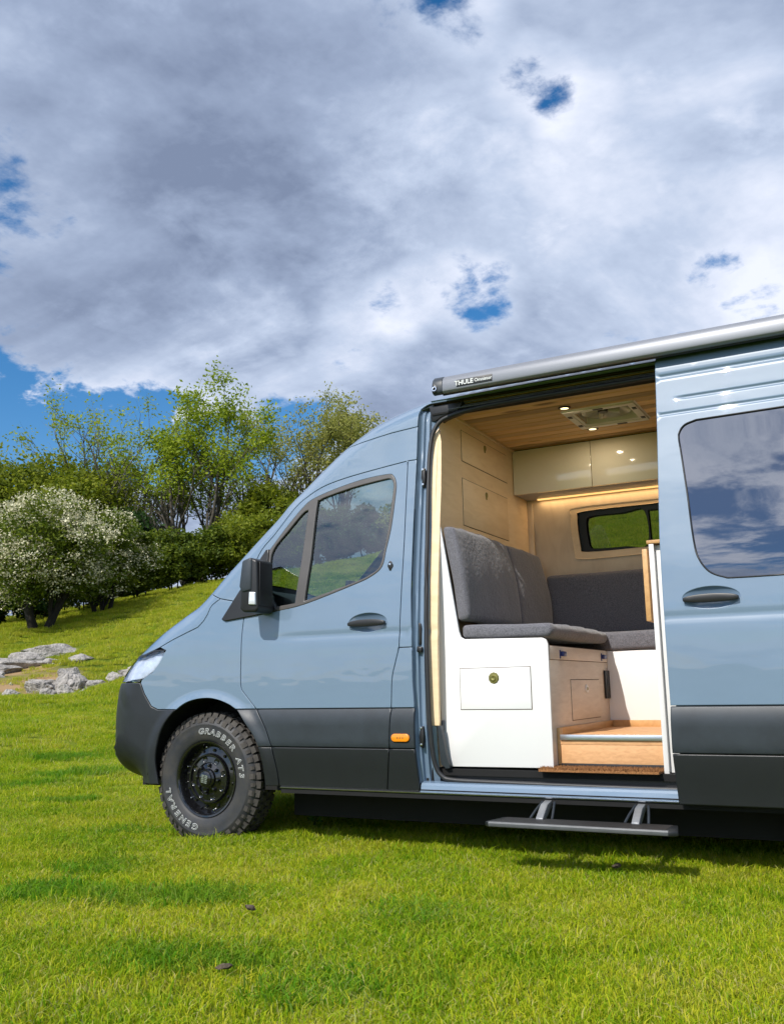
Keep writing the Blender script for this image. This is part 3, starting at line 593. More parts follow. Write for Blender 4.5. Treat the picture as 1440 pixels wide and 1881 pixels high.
# sill
def loft_x(name, x0, x1, prof, mat, parent=VAN, nx=2):
    V = []; F = []; m = len(prof)
    for i in range(nx):
        x = x0+(x1-x0)*i/(nx-1)
        for y, z in prof: V.append((x, y, z))
    for i in range(nx-1):
        for k in range(m-1): F.append((i*m+k, (i+1)*m+k, (i+1)*m+k+1, i*m+k+1))
    return pd(name, V, F, mat, parent, False)
loft_x('sill_panel', 1.452, 2.90, [(.060, .350), (.040, .356), (.036, .362), (.046, .366), (.052, .392), (.060, .404), (.084, .410), (.10, .412)], PAINT)
loft_x('sill_edge', .56, 2.86, [(.070, .349), (.038, .352), (.034, .357), (.042, .3605)], ALU)
# door jamb (front side of the opening)
V = []; F = []; prof = [(1.436, .010), (1.440, .030), (1.446, .040), (1.456, .044), (1.459, .060), (1.462, .064), (1.478, .064), (1.482, .052), (1.488, .052), (1.494, .070), (1.530, .09)]
zs_ = np.linspace(.40, 2.50, 60)
for z in zs_:
    for x, o in prof:
        wob = .012*(math.exp(-((z-2.08)/.10)**2)+math.exp(-((z-1.20)/.12)**2)+math.exp(-((z-.66)/.10)**2)) if 1.447 < x < 1.481 else 0
        V.append((x+wob*.4, float(S(x, z)[0])+o-wob, z))
m = len(prof)
for i in range(len(zs_)-1):
    for k in range(m-1): F.append((i*m+k, i*m+k+1, (i+1)*m+k+1, (i+1)*m+k))
jb = pd('door_jamb', V, F, PAINT, VAN, True); jb.data.set_sharp_from_angle(angle=R(40))
def on_side(x, z, o): return float(S(x, z)[0])+o
for z, h in ((2.085, .055), (.645, .055)):
    y = on_side(1.482, z, .045); prism('striker', [(1.454, z-h), (1.474, z-h*1.1), (1.480, z), (1.476, z+h), (1.457, z+h*.9), (1.451, z)], 'y', y-.014, y+.01, BLACK, jb, .005)
    for dz in (-.042, .045): lathe('bolt', [(.0, 0), (.006, .001), (.007, .006)], (1.465, y-.020, z+dz), CHROME, jb, 12)
y = on_side(1.48, 1.18, .050); prism('latch_slot', capsule(0, 0, 1, 1) and [(1.453, 1.13), (1.472, 1.13), (1.476, 1.15), (1.476, 1.23), (1.470, 1.25), (1.455, 1.25)], 'y', y-.006, y+.01, BLACK, jb, .004)
prism('rubber_buffer', [(1.449, 1.095), (1.482, 1.088), (1.485, 1.118), (1.455, 1.125)], 'y', y-.02, y+.01, BLACK, jb, .006)
# header track
def hdr(z, o): return on_side(2.0, z, o)
loft_x('header_edge', 1.50, 2.92, [(hdr(2.55, .004), 2.549), (hdr(2.55, .010), 2.543), (hdr(2.55, .012), 2.533)], PAINT)
loft_x('door_track', 1.50, 2.92, [(hdr(2.54, .0135), 2.534), (hdr(2.54, .016), 2.529), (hdr(2.54, .045), 2.534), (hdr(2.53, .10), 2.530), (hdr(2.50, .10), 2.487), (hdr(2.47, .055), 2.474), (hdr(2.47, .055), 2.464), (hdr(2.47, .12), 2.464)], VOID)
for z, o, r_ in ((2.520, .055, .005), (2.502, .068, .004), (2.487, .056, .005)):
    tube('track_rail', [(x, on_side(x, z, o), z) for x in (1.60, 2.0, 2.92)], r_, RAILG, VAN, 8)
prism('track_end', [(1.480, 2.522), (1.492, 2.43), (1.515, 2.43), (1.555, 2.450), (1.66, 2.475), (1.70, 2.522)], 'y', on_side(1.5, 2.47, .058), on_side(1.5, 2.47, .16), BLACK, VAN, .003)
SEAL = spl([(2.95, .412), (2.4, .414), (1.85, .420), (1.64, .426), (1.585, .445), (1.555, .490), (1.540, .58), (1.533, .80), (1.528, 1.2), (1.523, 1.68), (1.516, 2.10), (1.520, 2.24), (1.535, 2.33), (1.573, 2.395), (1.645, 2.425), (1.80, 2.447), (2.1, 2.455), (2.95, 2.455)], 6)
SEAL = np.array([(x-.025*(1 if x < 1.7 else max(0, (2.2-x)/.5)), z+.0112*(z-.9)) for x, z in SEAL])
tube('door_seal', [(x, on_side(x, z, .052), z) for x, z in SEAL], .0125, RUBB, VAN, 10)
loft_x('step_well', 1.50, 2.95, [(.100, .405), (.150, .405), (.152, .468), (.30, .470)], BLACK)
for k in range(46): prism('tread_rib', [(2.12+.0165*k, .112), (2.128+.0165*k, .112), (2.128+.0165*k, .148), (2.12+.0165*k, .148)], 'z', .4055, .412, PLASL, VAN, 0) if k < 40 else None
panel('corner_trim', [(1.548, .50), (1.575, .475), (1.60, .48), (1.58, .56), (1.562, .70), (1.542, .70)], PLAS, VAN, off=.075, thick=.03, gap=0)

# sliding door, slid back along the outside
SLW = spl([(3.00, 2.172), (2.945, 2.155), (2.918, 2.122), (2.913, 2.085), (2.923, 1.985), (2.941, 1.786), (2.957, 1.575), (2.974, 1.482), (3.018, 1.412), (3.084, 1.380), (3.15, 1.373), (3.5, 1.373), (3.80, 1.378), (3.87, 1.42), (3.885, 1.50), (3.885, 2.07), (3.87, 2.15), (3.80, 2.18), (3.4, 2.176)], 5)
SHD = np.array([(3.020+.128*math.cos(t), 1.289+.051*math.sin(t)) for t in np.linspace(0, 2*math.pi, 40, endpoint=False)])
RIBS = tuple(2.428+d for d in (-.03, -.018, -.009, 0, .009, .018, .03))+tuple(c+d for c in (2.224, 2.300) for d in (-.016, -.007, 0, .007, .016))
RIB = 1.0
SD = panel('sliding_door', [(2.800, .797), (4.06, .797), (4.06, 2.562), (2.812, 2.562), (2.806, 2.10), (2.797, 1.60), (2.800, 1.10)], PAINT, VAN, holes=[SLW, SHD], off=-.060, thick=.045, bev=.004, rows=WAIST+RIBS)
RIB = 0.0
panel('window_glass', SLW, DGLASS, SD, off=-.055, thick=.004, bev=.001, gap=.003)
panel('window_backing', SLW, VOID, SD, off=-.045, thick=.004, bev=.001, gap=-.01)
tube('window_seal', [(x, on_side(x, z, -.060), z) for x, z in SLW], .004, RUBB, SD, 6, True)
handle((3.020, 1.289), .124, -.060, SD)
panel('door_cladding', [(2.793, .582), (4.06, .582), (4.06, .797), (2.800, .797)], PLAS, SD, off=CRN(-.072), grid=.022, thick=.05, bev=.006)
panel('lower_cladding', [(2.800, .352), (4.06, .352), (4.06, .582), (2.793, .582)], PLASL, SD, off=-.070, thick=.05, bev=.006)
panel('inner_skin', [(2.815, .40), (4.04, .40), (4.04, 2.52), (2.825, 2.52)], VOID, SD, off=-.020, thick=.01)

# ------------------------------------------------------------------ wheels
def orient(me, M4): me.transform(M4); return me
def ring_text(word, a0, a1, r, c, size, bm_o, bm_f, yface):
    n = len(word); sh_ = .16
    for i, ch in enumerate(word):
        if ch == ' ': continue
        th = R(a0+(a1-a0)*i/(n-1)); tan = Vector((math.cos(th), 0, -math.sin(th))); rad = Vector((math.sin(th), 0, math.cos(th)))
        for bm, off_, lift in ((bm_o, size*.034, 0.0), (bm_f, -size*.008, .0012)):
            me = text_mesh(ch, size, .0006, off_, shear=sh_)
            B = Matrix((tan*1.18, rad, Vector((0, -1, 0)))).transposed().to_4x4(); B.translation = Vector(c)+rad*r+Vector((0, yface-lift, 0)); me.transform(B); bm.from_mesh(me); bpy.data.meshes.remove(me)
def make_wheel(c, sgn, detail=True):
    n = 96
    # y offsets: outer face towards -y for the near side
    f = lambda prof: [(r_, o*sgn) for r_, o in prof]
    wh = lathe('wheel', f([(.0, .052), (.050, .052), (.058, .060), (.060, .075), (.090, .088), (.095, .082), (.128, .086), (.134, .074), (.142, .074), (.148, .100), (.186, .108), (.198, .092), (.205, .060), (.212, .052), (.222, .050), (.226, .056), (.224, .075), (.20, .20), (.0, .20)]), c, RIM, VAN, 72, angle=30)
    lathe('tyre', f([(.218, .075), (.224, .060), (.232, .052), (.242, .049), (.262, .042), (.290, .0385), (.318, .041), (.322, .0395), (.326, .0415), (.350, .052), (.366, .066), (.376, .085), (.379, .12), (.379, .21), (.374, .24), (.355, .265), (.29, .285), (.23, .27), (.218, .24)]), c, TYRE, wh, n, cap=False, angle=50)
    bm = bmesh.new(); rng = random.Random(4)
    nb = 46
    for row, (y0_, y1_, r0_, r1_, ph) in enumerate(((.060, .104, .352, .391, 0), (.112, .150, .372, .393, .5), (.160, .198, .372, .393, 0.2), (.206, .250, .352, .391, .7))):
        for k in range(nb):
            th = 2*math.pi*(k+ph)/nb; wdt = 2*math.pi*.39/nb*(.40 if row in (0, 3) else .36); skew = (.010 if row in (1,) else -.010 if row == 2 else 0)*(1 if k % 2 else .6)
            vs = []
            for dr in (r0_, r1_):
                for t_, y_ in ((-wdt, y0_), (wdt, y0_), (wdt+skew, y1_), (-wdt+skew, y1_)):
                    yy = y_
                    if row == 0 and y_ == y0_ and dr == r1_: yy = y_+.016
                    if row == 3 and y_ == y1_ and dr == r1_: yy = y_-.016
                    tw = t_*(1.0 if dr == r0_ else .9)
                    vs.append(bm.verts.new((c[0]+dr*math.sin(th)+tw*math.cos(th), c[1]+yy*sgn, c[2]+dr*math.cos(th)-tw*math.sin(th))))
            for q in ((4, 5, 6, 7), (0, 1, 5, 4), (1, 2, 6, 5), (2, 3, 7, 6), (3, 0, 4, 7)): bm.faces.new([vs[i] for i in q])
            if row == 0:   # raised side lugs running down the shoulder
                vs = []
                w2 = wdt*(.75 if k % 2 else .5); r_in = .333 if k % 2 else .342
                for rr_, yy in ((r_in, .0455), (.356, .050), (.366, .060)):
                    for t_ in (-w2, w2): vs.append(bm.verts.new((c[0]+rr_*math.sin(th)+t_*math.cos(th), c[1]+(yy-.004)*sgn, c[2]+rr_*math.cos(th)-t_*math.sin(th))))
                bm.faces.new((vs[0], vs[1], vs[3], vs[2])); bm.faces.new((vs[2], vs[3], vs[5], vs[4]))
    bmesh.ops.recalc_face_normals(bm, faces=bm.faces); bmo('tread', bm, TREAD, wh)
    if not detail: return wh
    for k in range(12):
        th = 2*math.pi*(k+.3)/12
        lathe('rim_bolt', f([(.0, -.004), (.006, -.004), (.009, .0), (.009, .018), (.014, .020)]), (c[0]+.168*math.sin(th), c[1]+.095*sgn, c[2]+.168*math.cos(th)), RIM, wh, 10)
        lathe('rim_stud', f([(.0, -.002), (.004, -.001), (.005, .012)]), (c[0]+.186*math.sin(th+.2), c[1]+.096*sgn, c[2]+.186*math.cos(th+.2)), CHROME if k % 2 else RIM, wh, 8)
    for k in range(8):
        th = 2*math.pi*(k+.15)/8
        lathe('lug_nut', f([(.0, -.014), (.008, -.012), (.011, .0), (.011, .016)]), (c[0]+.078*math.sin(th), c[1]+.075*sgn, c[2]+.078*math.cos(th)), RIM, wh, 6)
        lathe('vent_hole', f([(.0, .002), (.013, .001), (.017, -.002), (.020, .004)]), (c[0]+.114*math.sin(th+.4), c[1]+.083*sgn, c[2]+.114*math.cos(th+.4)), RIM, wh, 14)
    lathe('hub_cap', f([(.0, .040), (.034, .041), (.044, .046), (.048, .060)]), c, RIM, wh, 36)
    bm = bmesh.new()
    for col_ in range(2):           # stamped block emblem
        for row in range(5):
            x = -.012+.0245*col_; z = -.020+.010*row; wv = .0105 if (row+col_) % 3 else .008
            add_box(bm, (c[0]+x-wv, c[1]+(.0375 if sgn > 0 else -.0385), c[2]+z-.0032), (c[0]+x+wv, c[1]+(.0385 if sgn > 0 else -.0375), c[2]+z+.0036))
    bmesh.ops.rotate(bm, verts=bm.verts, cent=Vector(c), matrix=Matrix.Rotation(R(10), 3, 'Y')); bmo('emblem', bm, EMBL, wh)
    b1 = bmesh.new(); b2 = bmesh.new()
    ring_text('GRABBER AT3', -6, 84, .280, c, .047, b1, b2, .0372*sgn); ring_text('GENERAL', 192, 254, .282, c, .051, b1, b2, .0372*sgn)
    tag(bmo('lettering_outline', b1, LETW, wh), kind='stuff'); tag(bmo('lettering_fill', b2, TYRE, wh), kind='stuff')
    return wh
make_wheel((0, .008, .385), 1)
make_wheel((0, 1.992, .385), -1, False); make_wheel((3.665, .008, .385), 1, False); make_wheel((3.665, 1.992, .385), -1, False)

# ------------------------------------------------------------------ side step and awning
ST = prism('side_step', [(1.93, -.235), (1.955, -.255), (2.795, -.255), (2.835, -.235), (2.80, -.065), (1.96, -.065)], 'z', .245, .268, PLASL, VAN, .005)
loft_x('step_edge', 1.955, 2.795, [(-.2565, .249), (-.2575, .255), (-.2575, .263), (-.253, .2695), (-.243, .2705)], STEPM, ST)
for k in range(5): loft_x('grip_rib', 1.98, 2.78, [(-.225+.033*k, .2675), (-.220+.033*k, .2705), (-.210+.033*k, .2705), (-.205+.033*k, .2675)], BLACK, ST)
for xb in (2.155, 2.615):
    prism('step_bracket', [(.06, .345), (-.02, .33), (-.10, .275), (-.10, .255), (-.06, .258), (.02, .30), (.08, .32)], 'x', xb-.018, xb+.018, BRKT, ST, .003)
    for s in (-1, 1): tube('bracket_arm', [(xb+s*.03, .05, .335), (xb+s*.045, -.02, .30), (xb+s*.055, -.075, .268)], .006, PLAS, ST, 6)
AP = [(.037, 2.539), (.035, 2.550), (.035, 2.575), (.038, 2.595), (.048, 2.615), (.068, 2.631), (.095, 2.639), (.14, 2.640), (.15, 2.63), (.15, 2.577), (.13, 2.561), (.064, 2.528), (.047, 2.530)]
AW = prism('awning', AP, 'x', 1.650, 4.95, ANOD, VAN, .002)
AC = [((y-.09)*1.04+.09, (z-2.575)*1.03+2.575) for y, z in AP]
prism('end_cap', AC, 'x', 1.587, 1.652, PLAS, AW, .006, 3)
lathe('crank_eye', [(.0, .004), (.007, .004), (.009, .0), (.014, .0), (.016, .010)], (1.604, .026, 2.558), CHROME, AW, 20)
prism('cap_notch', [(1.589, 2.535), (1.617, 2.540), (1.621, 2.57), (1.601, 2.588), (1.589, 2.58)], 'y', .030, .034, BLACK, AW, .002)
prism('mounting_bracket', [(.060, 2.5265), (.128, 2.559), (.149, 2.575), (.20, 2.612), (.208, 2.600), (.152, 2.564), (.130, 2.550), (.070, 2.521)], 'x', 1.640, 4.9, BLACK, AW, .002)
NPL = box('nameplate', (1.738, .0335, 2.548), (1.952, .036, 2.588), PLASL, AW, bev=.0008)
for s, x, size, off_ in (('THULE', 1.784, .036, .0012), ('Omnistor', 1.899, .0255, .0006)):
    me = text_mesh(s, size, .0005, off_); me.transform(Matrix(((1.02, 0, 0), (0, 0, -1), (0, 1, 0))).to_4x4()); me.transform(Matrix.Translation((x, .0325, 2.568))); link('nameplate_text', me, LETW, AW)

# ------------------------------------------------------------------ camper interior (built in, so part of the van)
panel('edge_strip', [(1.500, .70), (1.553, .70), (1.560, 1.4), (1.560, 2.0), (1.552, 2.30), (1.535, 2.38), (1.505, 2.30)], PLY, VAN, off=.078, thick=.02, gap=0)
DW = prism('drawer_wall', [(.15, .48), (.15, .69), (.085, .71), (.085, 1.1), (.11, 1.5), (.17, 2.0), (.22, 2.35), (.30, 2.53), (1.72, 2.53), (1.75, 2.2), (1.83, 1.2), (1.83, .48)], 'x', 1.500, 1.530, PLY, VAN, 0)
def flush_front(name, axis, a0, a1, b0, b1, plane, sgn, mat, parent, proud=.004):
    # panel front set in a dark shadow gap
    g = .0035; lo, hi = sorted((plane-.004*sgn, plane+.0012*sgn)); lo2, hi2 = sorted((plane-.003*sgn, plane+proud*sgn))
    prism('shadow_gap', [(a0-g, b0-g), (a1+g, b0-g), (a1+g, b1+g), (a0-g, b1+g)], axis, lo, hi, pm_dark, parent, 0)
    return prism(name, [(a0, b0), (a1, b0), (a1, b1), (a0, b1)], axis, lo2, hi2, mat, parent, .0012)
pm_dark = pm('shadow_gap_dark', (.10, .06, .03), .8, var=(9, .3))
flush_front('drawer_front', 'x', .555, 1.313, 2.262, 2.452, 1.530, 1, PLY, DW)
flush_front('drawer_front', 'x', .553, 1.302, 1.862, 2.150, 1.530, 1, PLY, DW)
for z in (2.418, 2.108):
    lathe('finger_pull', [(.0, .004), (.008, .004), (.010, .007), (.017, .007), (.019, .003)], (1.532, .925, z), BRASS, DW, 20, 'x')
    prism('pull_ring', [(.917, z-.03), (.933, z-.03), (.937, z-.006), (.913, z-.006)], 'x', 1.533, 1.538, BRASS, DW, .002)
SB = prism('bench_side', [(1.516, 1.800), (1.558, 1.800), (1.654, 1.200), (1.664, 1.170), (1.684, 1.157), (2.125, 1.147), (2.146, 1.138), (2.156, 1.115), (2.156, .487), (1.585, .484), (1.562, .50), (1.545, .58), (1.536, .70), (1.520, 1.2)], 'y', .150, .168, WHITE, VAN, .0025)
flush_front('drawer_front', 'y', 1.655, 2.054, .783, .998, .150, -1, WHITE, SB, .0035)
lathe('drawer_pull', [(.0, -.004), (.008, -.003), (.012, -.008), (.018, -.006), (.026, -.006), (.031, .0)], (1.850, .146, .945), BRASS, SB, 10)
lathe('pull_cup', [(.0, -.006), (.006, -.010), (.013, -.010), (.015, -.005)], (1.850, .144, .945), BRASS, SB, 20)
box('hinge_clip', (1.537, .118, .675), (1.557, .148, .725), PLAS, SB, .004)
BX = box('bench_box', (1.54, .168, .486), (2.152, 1.30, 1.108), PLYE, VAN, .002)
flush_front('bench_top_flap', 'x', .178, 1.285, 1.036, 1.106, 2.152, 1, PLYE, BX)
flush_front('hatch', 'x', .520, 1.075, .712, .928, 2.152, 1, PLYE, BX)
lathe('hatch_pull', [(.0, .003), (.009, .003), (.012, .007), (.022, .007), (.025, .001)], (2.156, .800, .878), WHITE, BX, 24, 'x')
lathe('hatch_pull_cup', [(.0, .009), (.008, .010), (.010, .007)], (2.156, .800, .878), BRASS, BX, 16, 'x')
for y in (.345, 1.150):
    box('latch_plate', (2.154, y-.008, 1.042), (2.160, y+.008, 1.088), BLUEP, BX, .002); box('latch_tab', (2.158, y+.002, 1.054), (2.176, y+.060, 1.080), BLUEP, BX, .004)
for k in range(3): box('vent_slat', (2.154, 1.19+.034*k, .815), (2.166, 1.213+.034*k, .985), BLACK, BX, .003)
BB = box('rear_bench', (1.54, 1.292, .60), (2.70, 1.80, 1.105), WHITE, VAN, .002)
box('skirting', (2.1535, .285, .640), (2.170, 1.290, .684), OAK, BX, .002)
box('skirting', (2.1535, .235, .500), (2.170, .285, .684), OAK, BX, .002)
box('skirting', (2.170, 1.276, .640), (2.70, 1.2915, .684), OAK, BB, .002)
FLR = box('cabin_floor', (2.1535, .236, .600), (4.6, 1.30, .645), RISER, VAN, .001)
box('edge_strip', (2.172, .226, .622), (2.704, .262, .6495), ALU, FLR, .002)
box('step_riser', (2.172, .238, .506), (2.704, .2585, .6215), RISER, FLR, .001)
box('riser_base', (2.172, .230, .478), (2.704, .257, .5055), BLACK, FLR, .001)
box('lower_floor', (1.53, .130, .440), (4.6, 1.8, .4725), VOID, VAN, 0)
KU = box('kitchen_unit', (2.706, .200, .475), (3.9, .72, 1.588), WHITE, VAN, .002)
box('side_board', (2.704, .168, .466), (2.728, .1995, 1.592), WHITE, KU, .002)
box('worktop', (2.694, .165, 1.594), (3.9, .74, 1.612), OAK, KU, .003)
box('folded_table', (2.664, .185, 1.208), (2.690, .62, 1.572), OAK, KU, .003)
# far wall lining with its window
FWO = spl([(1.835, 1.95), (1.842, 2.075), (1.89, 2.115), (2.4, 2.118), (3.0, 2.118), (3.06, 2.07), (3.06, 1.82), (3.0, 1.765), (2.4, 1.762), (1.90, 1.758), (1.845, 1.80)], 4)
FWI = spl([(1.885, 1.955), (1.890, 2.050), (1.935, 2.086), (2.4, 2.090), (2.95, 2.090), (3.01, 2.05), (3.01, 1.85), (2.95, 1.81), (2.4, 1.807), (1.94, 1.805), (1.892, 1.84)], 4)
FWG = spl([(1.940, 1.955), (1.945, 2.025), (1.985, 2.050), (2.2, 2.052), (2.345, 2.053), (2.345, 1.826), (2.2, 1.825), (1.985, 1.828), (1.948, 1.855)], 4)
FW2 = [(2.372, 2.053), (2.95, 2.053), (2.95, 1.826), (2.372, 1.826)]
FWL = panel('wall_lining', [(1.53, .48), (4.6, .48), (4.6, 2.52), (1.53, 2.52)], LINER, VAN, holes=[FWI], off=.170, thick=-.01, gap=0, far=True, grid=.12, step=.08)
panel('window_surround', FWO, PLY, FWL, holes=[FWI], off=.178, thick=-.006, gap=0, bev=.004, far=True)
FWF = panel('far_window', FWI, BLACK, FWL, holes=[FWG, FW2], off=.150, thick=-.05, gap=-.002, far=True)
panel('reveal', FWI, BLACK, FWL, holes=[inset(FWI, .012)], off=.165, thick=-.09, gap=-.003, bev=.001, far=True)
panel('window_pane', FWG, FGLASS, FWL, off=.135, thick=.004, gap=-.006, far=True); panel('window_pane', FW2, FGLASS, FWL, off=.135, thick=.004, gap=-.006, far=True)
prism('wall_batten', [(1.5305, 1.10), (1.568, 1.10), (1.568, 2.19), (1.5305, 2.19)], 'y', 1.700, 1.722, LINER, VAN, .002)
OH = box('overhead_cabinet', (1.532, 1.452, 2.200), (3.4, 1.74, 2.512), UNDER, VAN, .002)
for a, b in ((1.535, 2.0835), (2.0875, 2.66), (2.664, 3.24)): box('cabinet_door', (a, 1.432, 2.196), (b, 1.4515, 2.506), CREAM, OH, .0015)
box('shadow_strip', (1.532, 1.446, 2.506), (3.4, 1.453, 2.514), pm_dark, OH, 0)
box('led_strip', (1.62, 1.668, 2.190), (3.3, 1.682, 2.199), LEDS, OH, .001)
ll = bpy.data.lights.new('led_glow', 'AREA'); ll.shape = 'RECTANGLE'; ll.size = 1.66; ll.size_y = .012; ll.energy = 1.5; ll.color = (1, .70, .38); lo_ = bpy.data.objects.new('led_glow', ll); COL.objects.link(lo_); lo_.location = (2.46, 1.675, 2.188); lo_.parent = VAN
CE = box('ceiling_backing', (1.50, .22, 2.530), (2.17, 1.78, 2.545), pm_dark, VAN, 0)
for lo_, hi_ in (((2.51, .22, 2.530), (4.6, 1.78, 2.545)), ((2.17, .22, 2.530), (2.51, .75, 2.545)), ((2.17, 1.08, 2.530), (2.51, 1.78, 2.545))): box('ceiling_backing', lo_, hi_, pm_dark, VAN, 0)
box('ceiling_edge', (1.5305, .28, 2.500), (1.546, 1.452, 2.5165), PLY, VAN, .002)
pw = .0865
for k in range(15):
    y0_ = .235+k*pw; x0_, x1_ = 1.532, 4.5
    segs = [(x0_, x1_)] if y0_+pw < .765 or y0_ > 1.065 else [(x0_, 2.180), (2.500, x1_)]
    for xa, xb in segs:
        bm = bmesh.new(); add_box(bm, (0, 0, 0), (xb-xa, pw-.005, .013), .006, 1); o = bmo('ceiling_plank', bm, PINE, CE, True, 35); o.location = (xa, y0_, 2.516)
# roof vent
VT = empty('roof_vent', (2.34, .915, 2.515), VAN)
def vp_(name, lo, hi, mat, bev=.003): o = box(name, [lo[i]-(2.34, .915, 2.515)[i] for i in range(3)], [hi[i]-(2.34, .915, 2.515)[i] for i in range(3)], mat, VT, bev); return o
bm = bmesh.new(); ov = [bm.verts.new((.225*sx*(1 if i else 1), .22*sy, -.012)) for i, (sx, sy) in enumerate(((-1, -1), (1, -1), (1, 1), (-1, 1)))]
iv = [bm.verts.new((.165*sx, .155*sy, -.012)) for sx, sy in ((-1, -1), (1, -1), (1, 1), (-1, 1))]; tv = [bm.verts.new((.150*sx, .140*sy, .07)) for sx, sy in ((-1, -1), (1, -1), (1, 1), (-1, 1))]; bv = [bm.verts.new((.225*sx, .22*sy, .002)) for sx, sy in ((-1, -1), (1, -1), (1, 1), (-1, 1))]
for A, B in ((ov, iv), (iv, tv), (bv, ov)):
    for k in range(4): bm.faces.new((A[k], A[(k+1) % 4], B[(k+1) % 4], B[k]))
bmesh.ops.recalc_face_normals(bm, faces=bm.faces); bmesh.ops.bevel(bm, geom=[e for e in bm.edges if e.calc_face_angle(0) > .3], offset=.012, segments=3, affect='EDGES'); bmo('vent_frame', bm, VENTW, VT, True, 40)
lathe('vent_dome', [(.0, .045), (.06, .042), (.11, .03), (.148, .0)], (0, 0, .02), VENTG, VT, 36, 'z', cap=False)
lathe('fan_hub', [(.0, -.012), (.03, -.010), (.034, .01)], (-.02, .0, .03), BLACK, VT, 20, 'z')
for k in range(4):
    a = k*math.pi/2+.4; tube('fan_blade', [(-.02+.03*math.cos(a), .03*math.sin(a), .035), (-.02+.10*math.cos(a), .10*math.sin(a), .03)], [.012, .022], VENTG, VT, 6)
for px_, py_, sx_, sy_ in ((-.195, -.10, .012, .02), (-.195, .12, .012, .02), (.195, -.10, .012, .02), (.195, .12, .012, .02), (.05, .19, .03, .010), (.0, -.19, .03, .010)): box('vent_clip', (px_-sx_, py_-sy_, -.0155), (px_+sx_, py_+sy_, -.010), BLACK, VT, .001)
for x, y in ((2.168, .632), (2.182, 1.170)):
    sp = lathe('spotlight', [(.024, -.005), (.030, -.006), (.036, -.003), (.037, .004)], (x, y, 2.514), BLACK, VAN, 28, 'z', cap=False); lathe('lamp_disc', [(.0, -.003), (.026, -.003), (.027, .003)], (x, y, 2.514), LAMPW, sp, 24, 'z')
    pl_ = bpy.data.lights.new('spot_bulb', 'AREA'); pl_.shape = 'DISK'; pl_.size = .045; pl_.energy = 1.0; pl_.color = (1, .82, .58); po = bpy.data.objects.new('spot_bulb', pl_); COL.objects.link(po); po.location = (x, y, 2.507); po.parent = VAN

# ------------------------------------------------------------------ cab interior
dpts = [(.06, 1.30), (-.02, 1.46), (.05, 1.53), (.22, 1.535), (.40, 1.50), (.55, 1.44), (.62, 1.36), (.64, 1.20), (.60, .95), (.50, .90), (.44, 1.20)]
DB = prism('dashboard', dpts, 'y', .14, 1.86, DASH, VAN, .02, 3)
prism('instrument_hood', [(.36, 1.48), (.45, 1.58), (.60, 1.585), (.66, 1.50), (.60, 1.44)], 'y', 1.30, 1.72, DASH, DB, .02, 3)
prism('centre_screen', [(.52, 1.46), (.54, 1.62), (.57, 1.62), (.60, 1.46)], 'y', .82, 1.12, BLACK, DB, .008)
for y in (.24, .40, 1.80): lathe('air_vent', [(.0, -.01), (.035, -.012), (.042, .0), (.045, .05)][::-1], (.635, y, 1.40), CHROME if y < .3 else DASH, DB, 24, 'x')
th = R(32); rim = [(.80+.19*math.sin(a)*math.sin(th), 1.50+.19*math.cos(a), 1.42+.19*math.sin(a)*math.cos(th)) for a in np.linspace(0, 2*math.pi, 32, endpoint=False)]
sw = tube('steering_wheel', rim, .016, BLACK, VAN, 8, True)
for a in (0, math.pi, -math.pi/2): tube('spoke', [(.785, 1.50, 1.42), (.80+.18*math.sin(a)*math.sin(th), 1.50+.18*math.cos(a), 1.42+.18*math.sin(a)*math.cos(th))], .014, BLACK, sw, 6)
tube('steering_column', [(.785, 1.50, 1.42), (.55, 1.50, 1.28)], .035, BLACK, sw, 10)
for yc in (.52, 1.48):
    st = box('cab_seat', (.92, yc-.24, .78), (1.44, yc+.24, .92), FABD, VAN, .04); box('backrest', (1.34, yc-.23, .90), (1.46, yc+.23, 1.52), FABD, st, .05, (R(6), 'Y')); box('headrest', (1.39, yc-.12, 1.56), (1.47, yc+.12, 1.74), FABD, st, .035); box('seat_pedestal', (1.0, yc-.18, .60), (1.40, yc+.18, .78), DASH, st, .01)
tube('seat_belt', [(1.40, .12, 2.0), (1.41, .13, 1.3), (1.38, .16, .8)], .012, BLACK, VAN, 4)

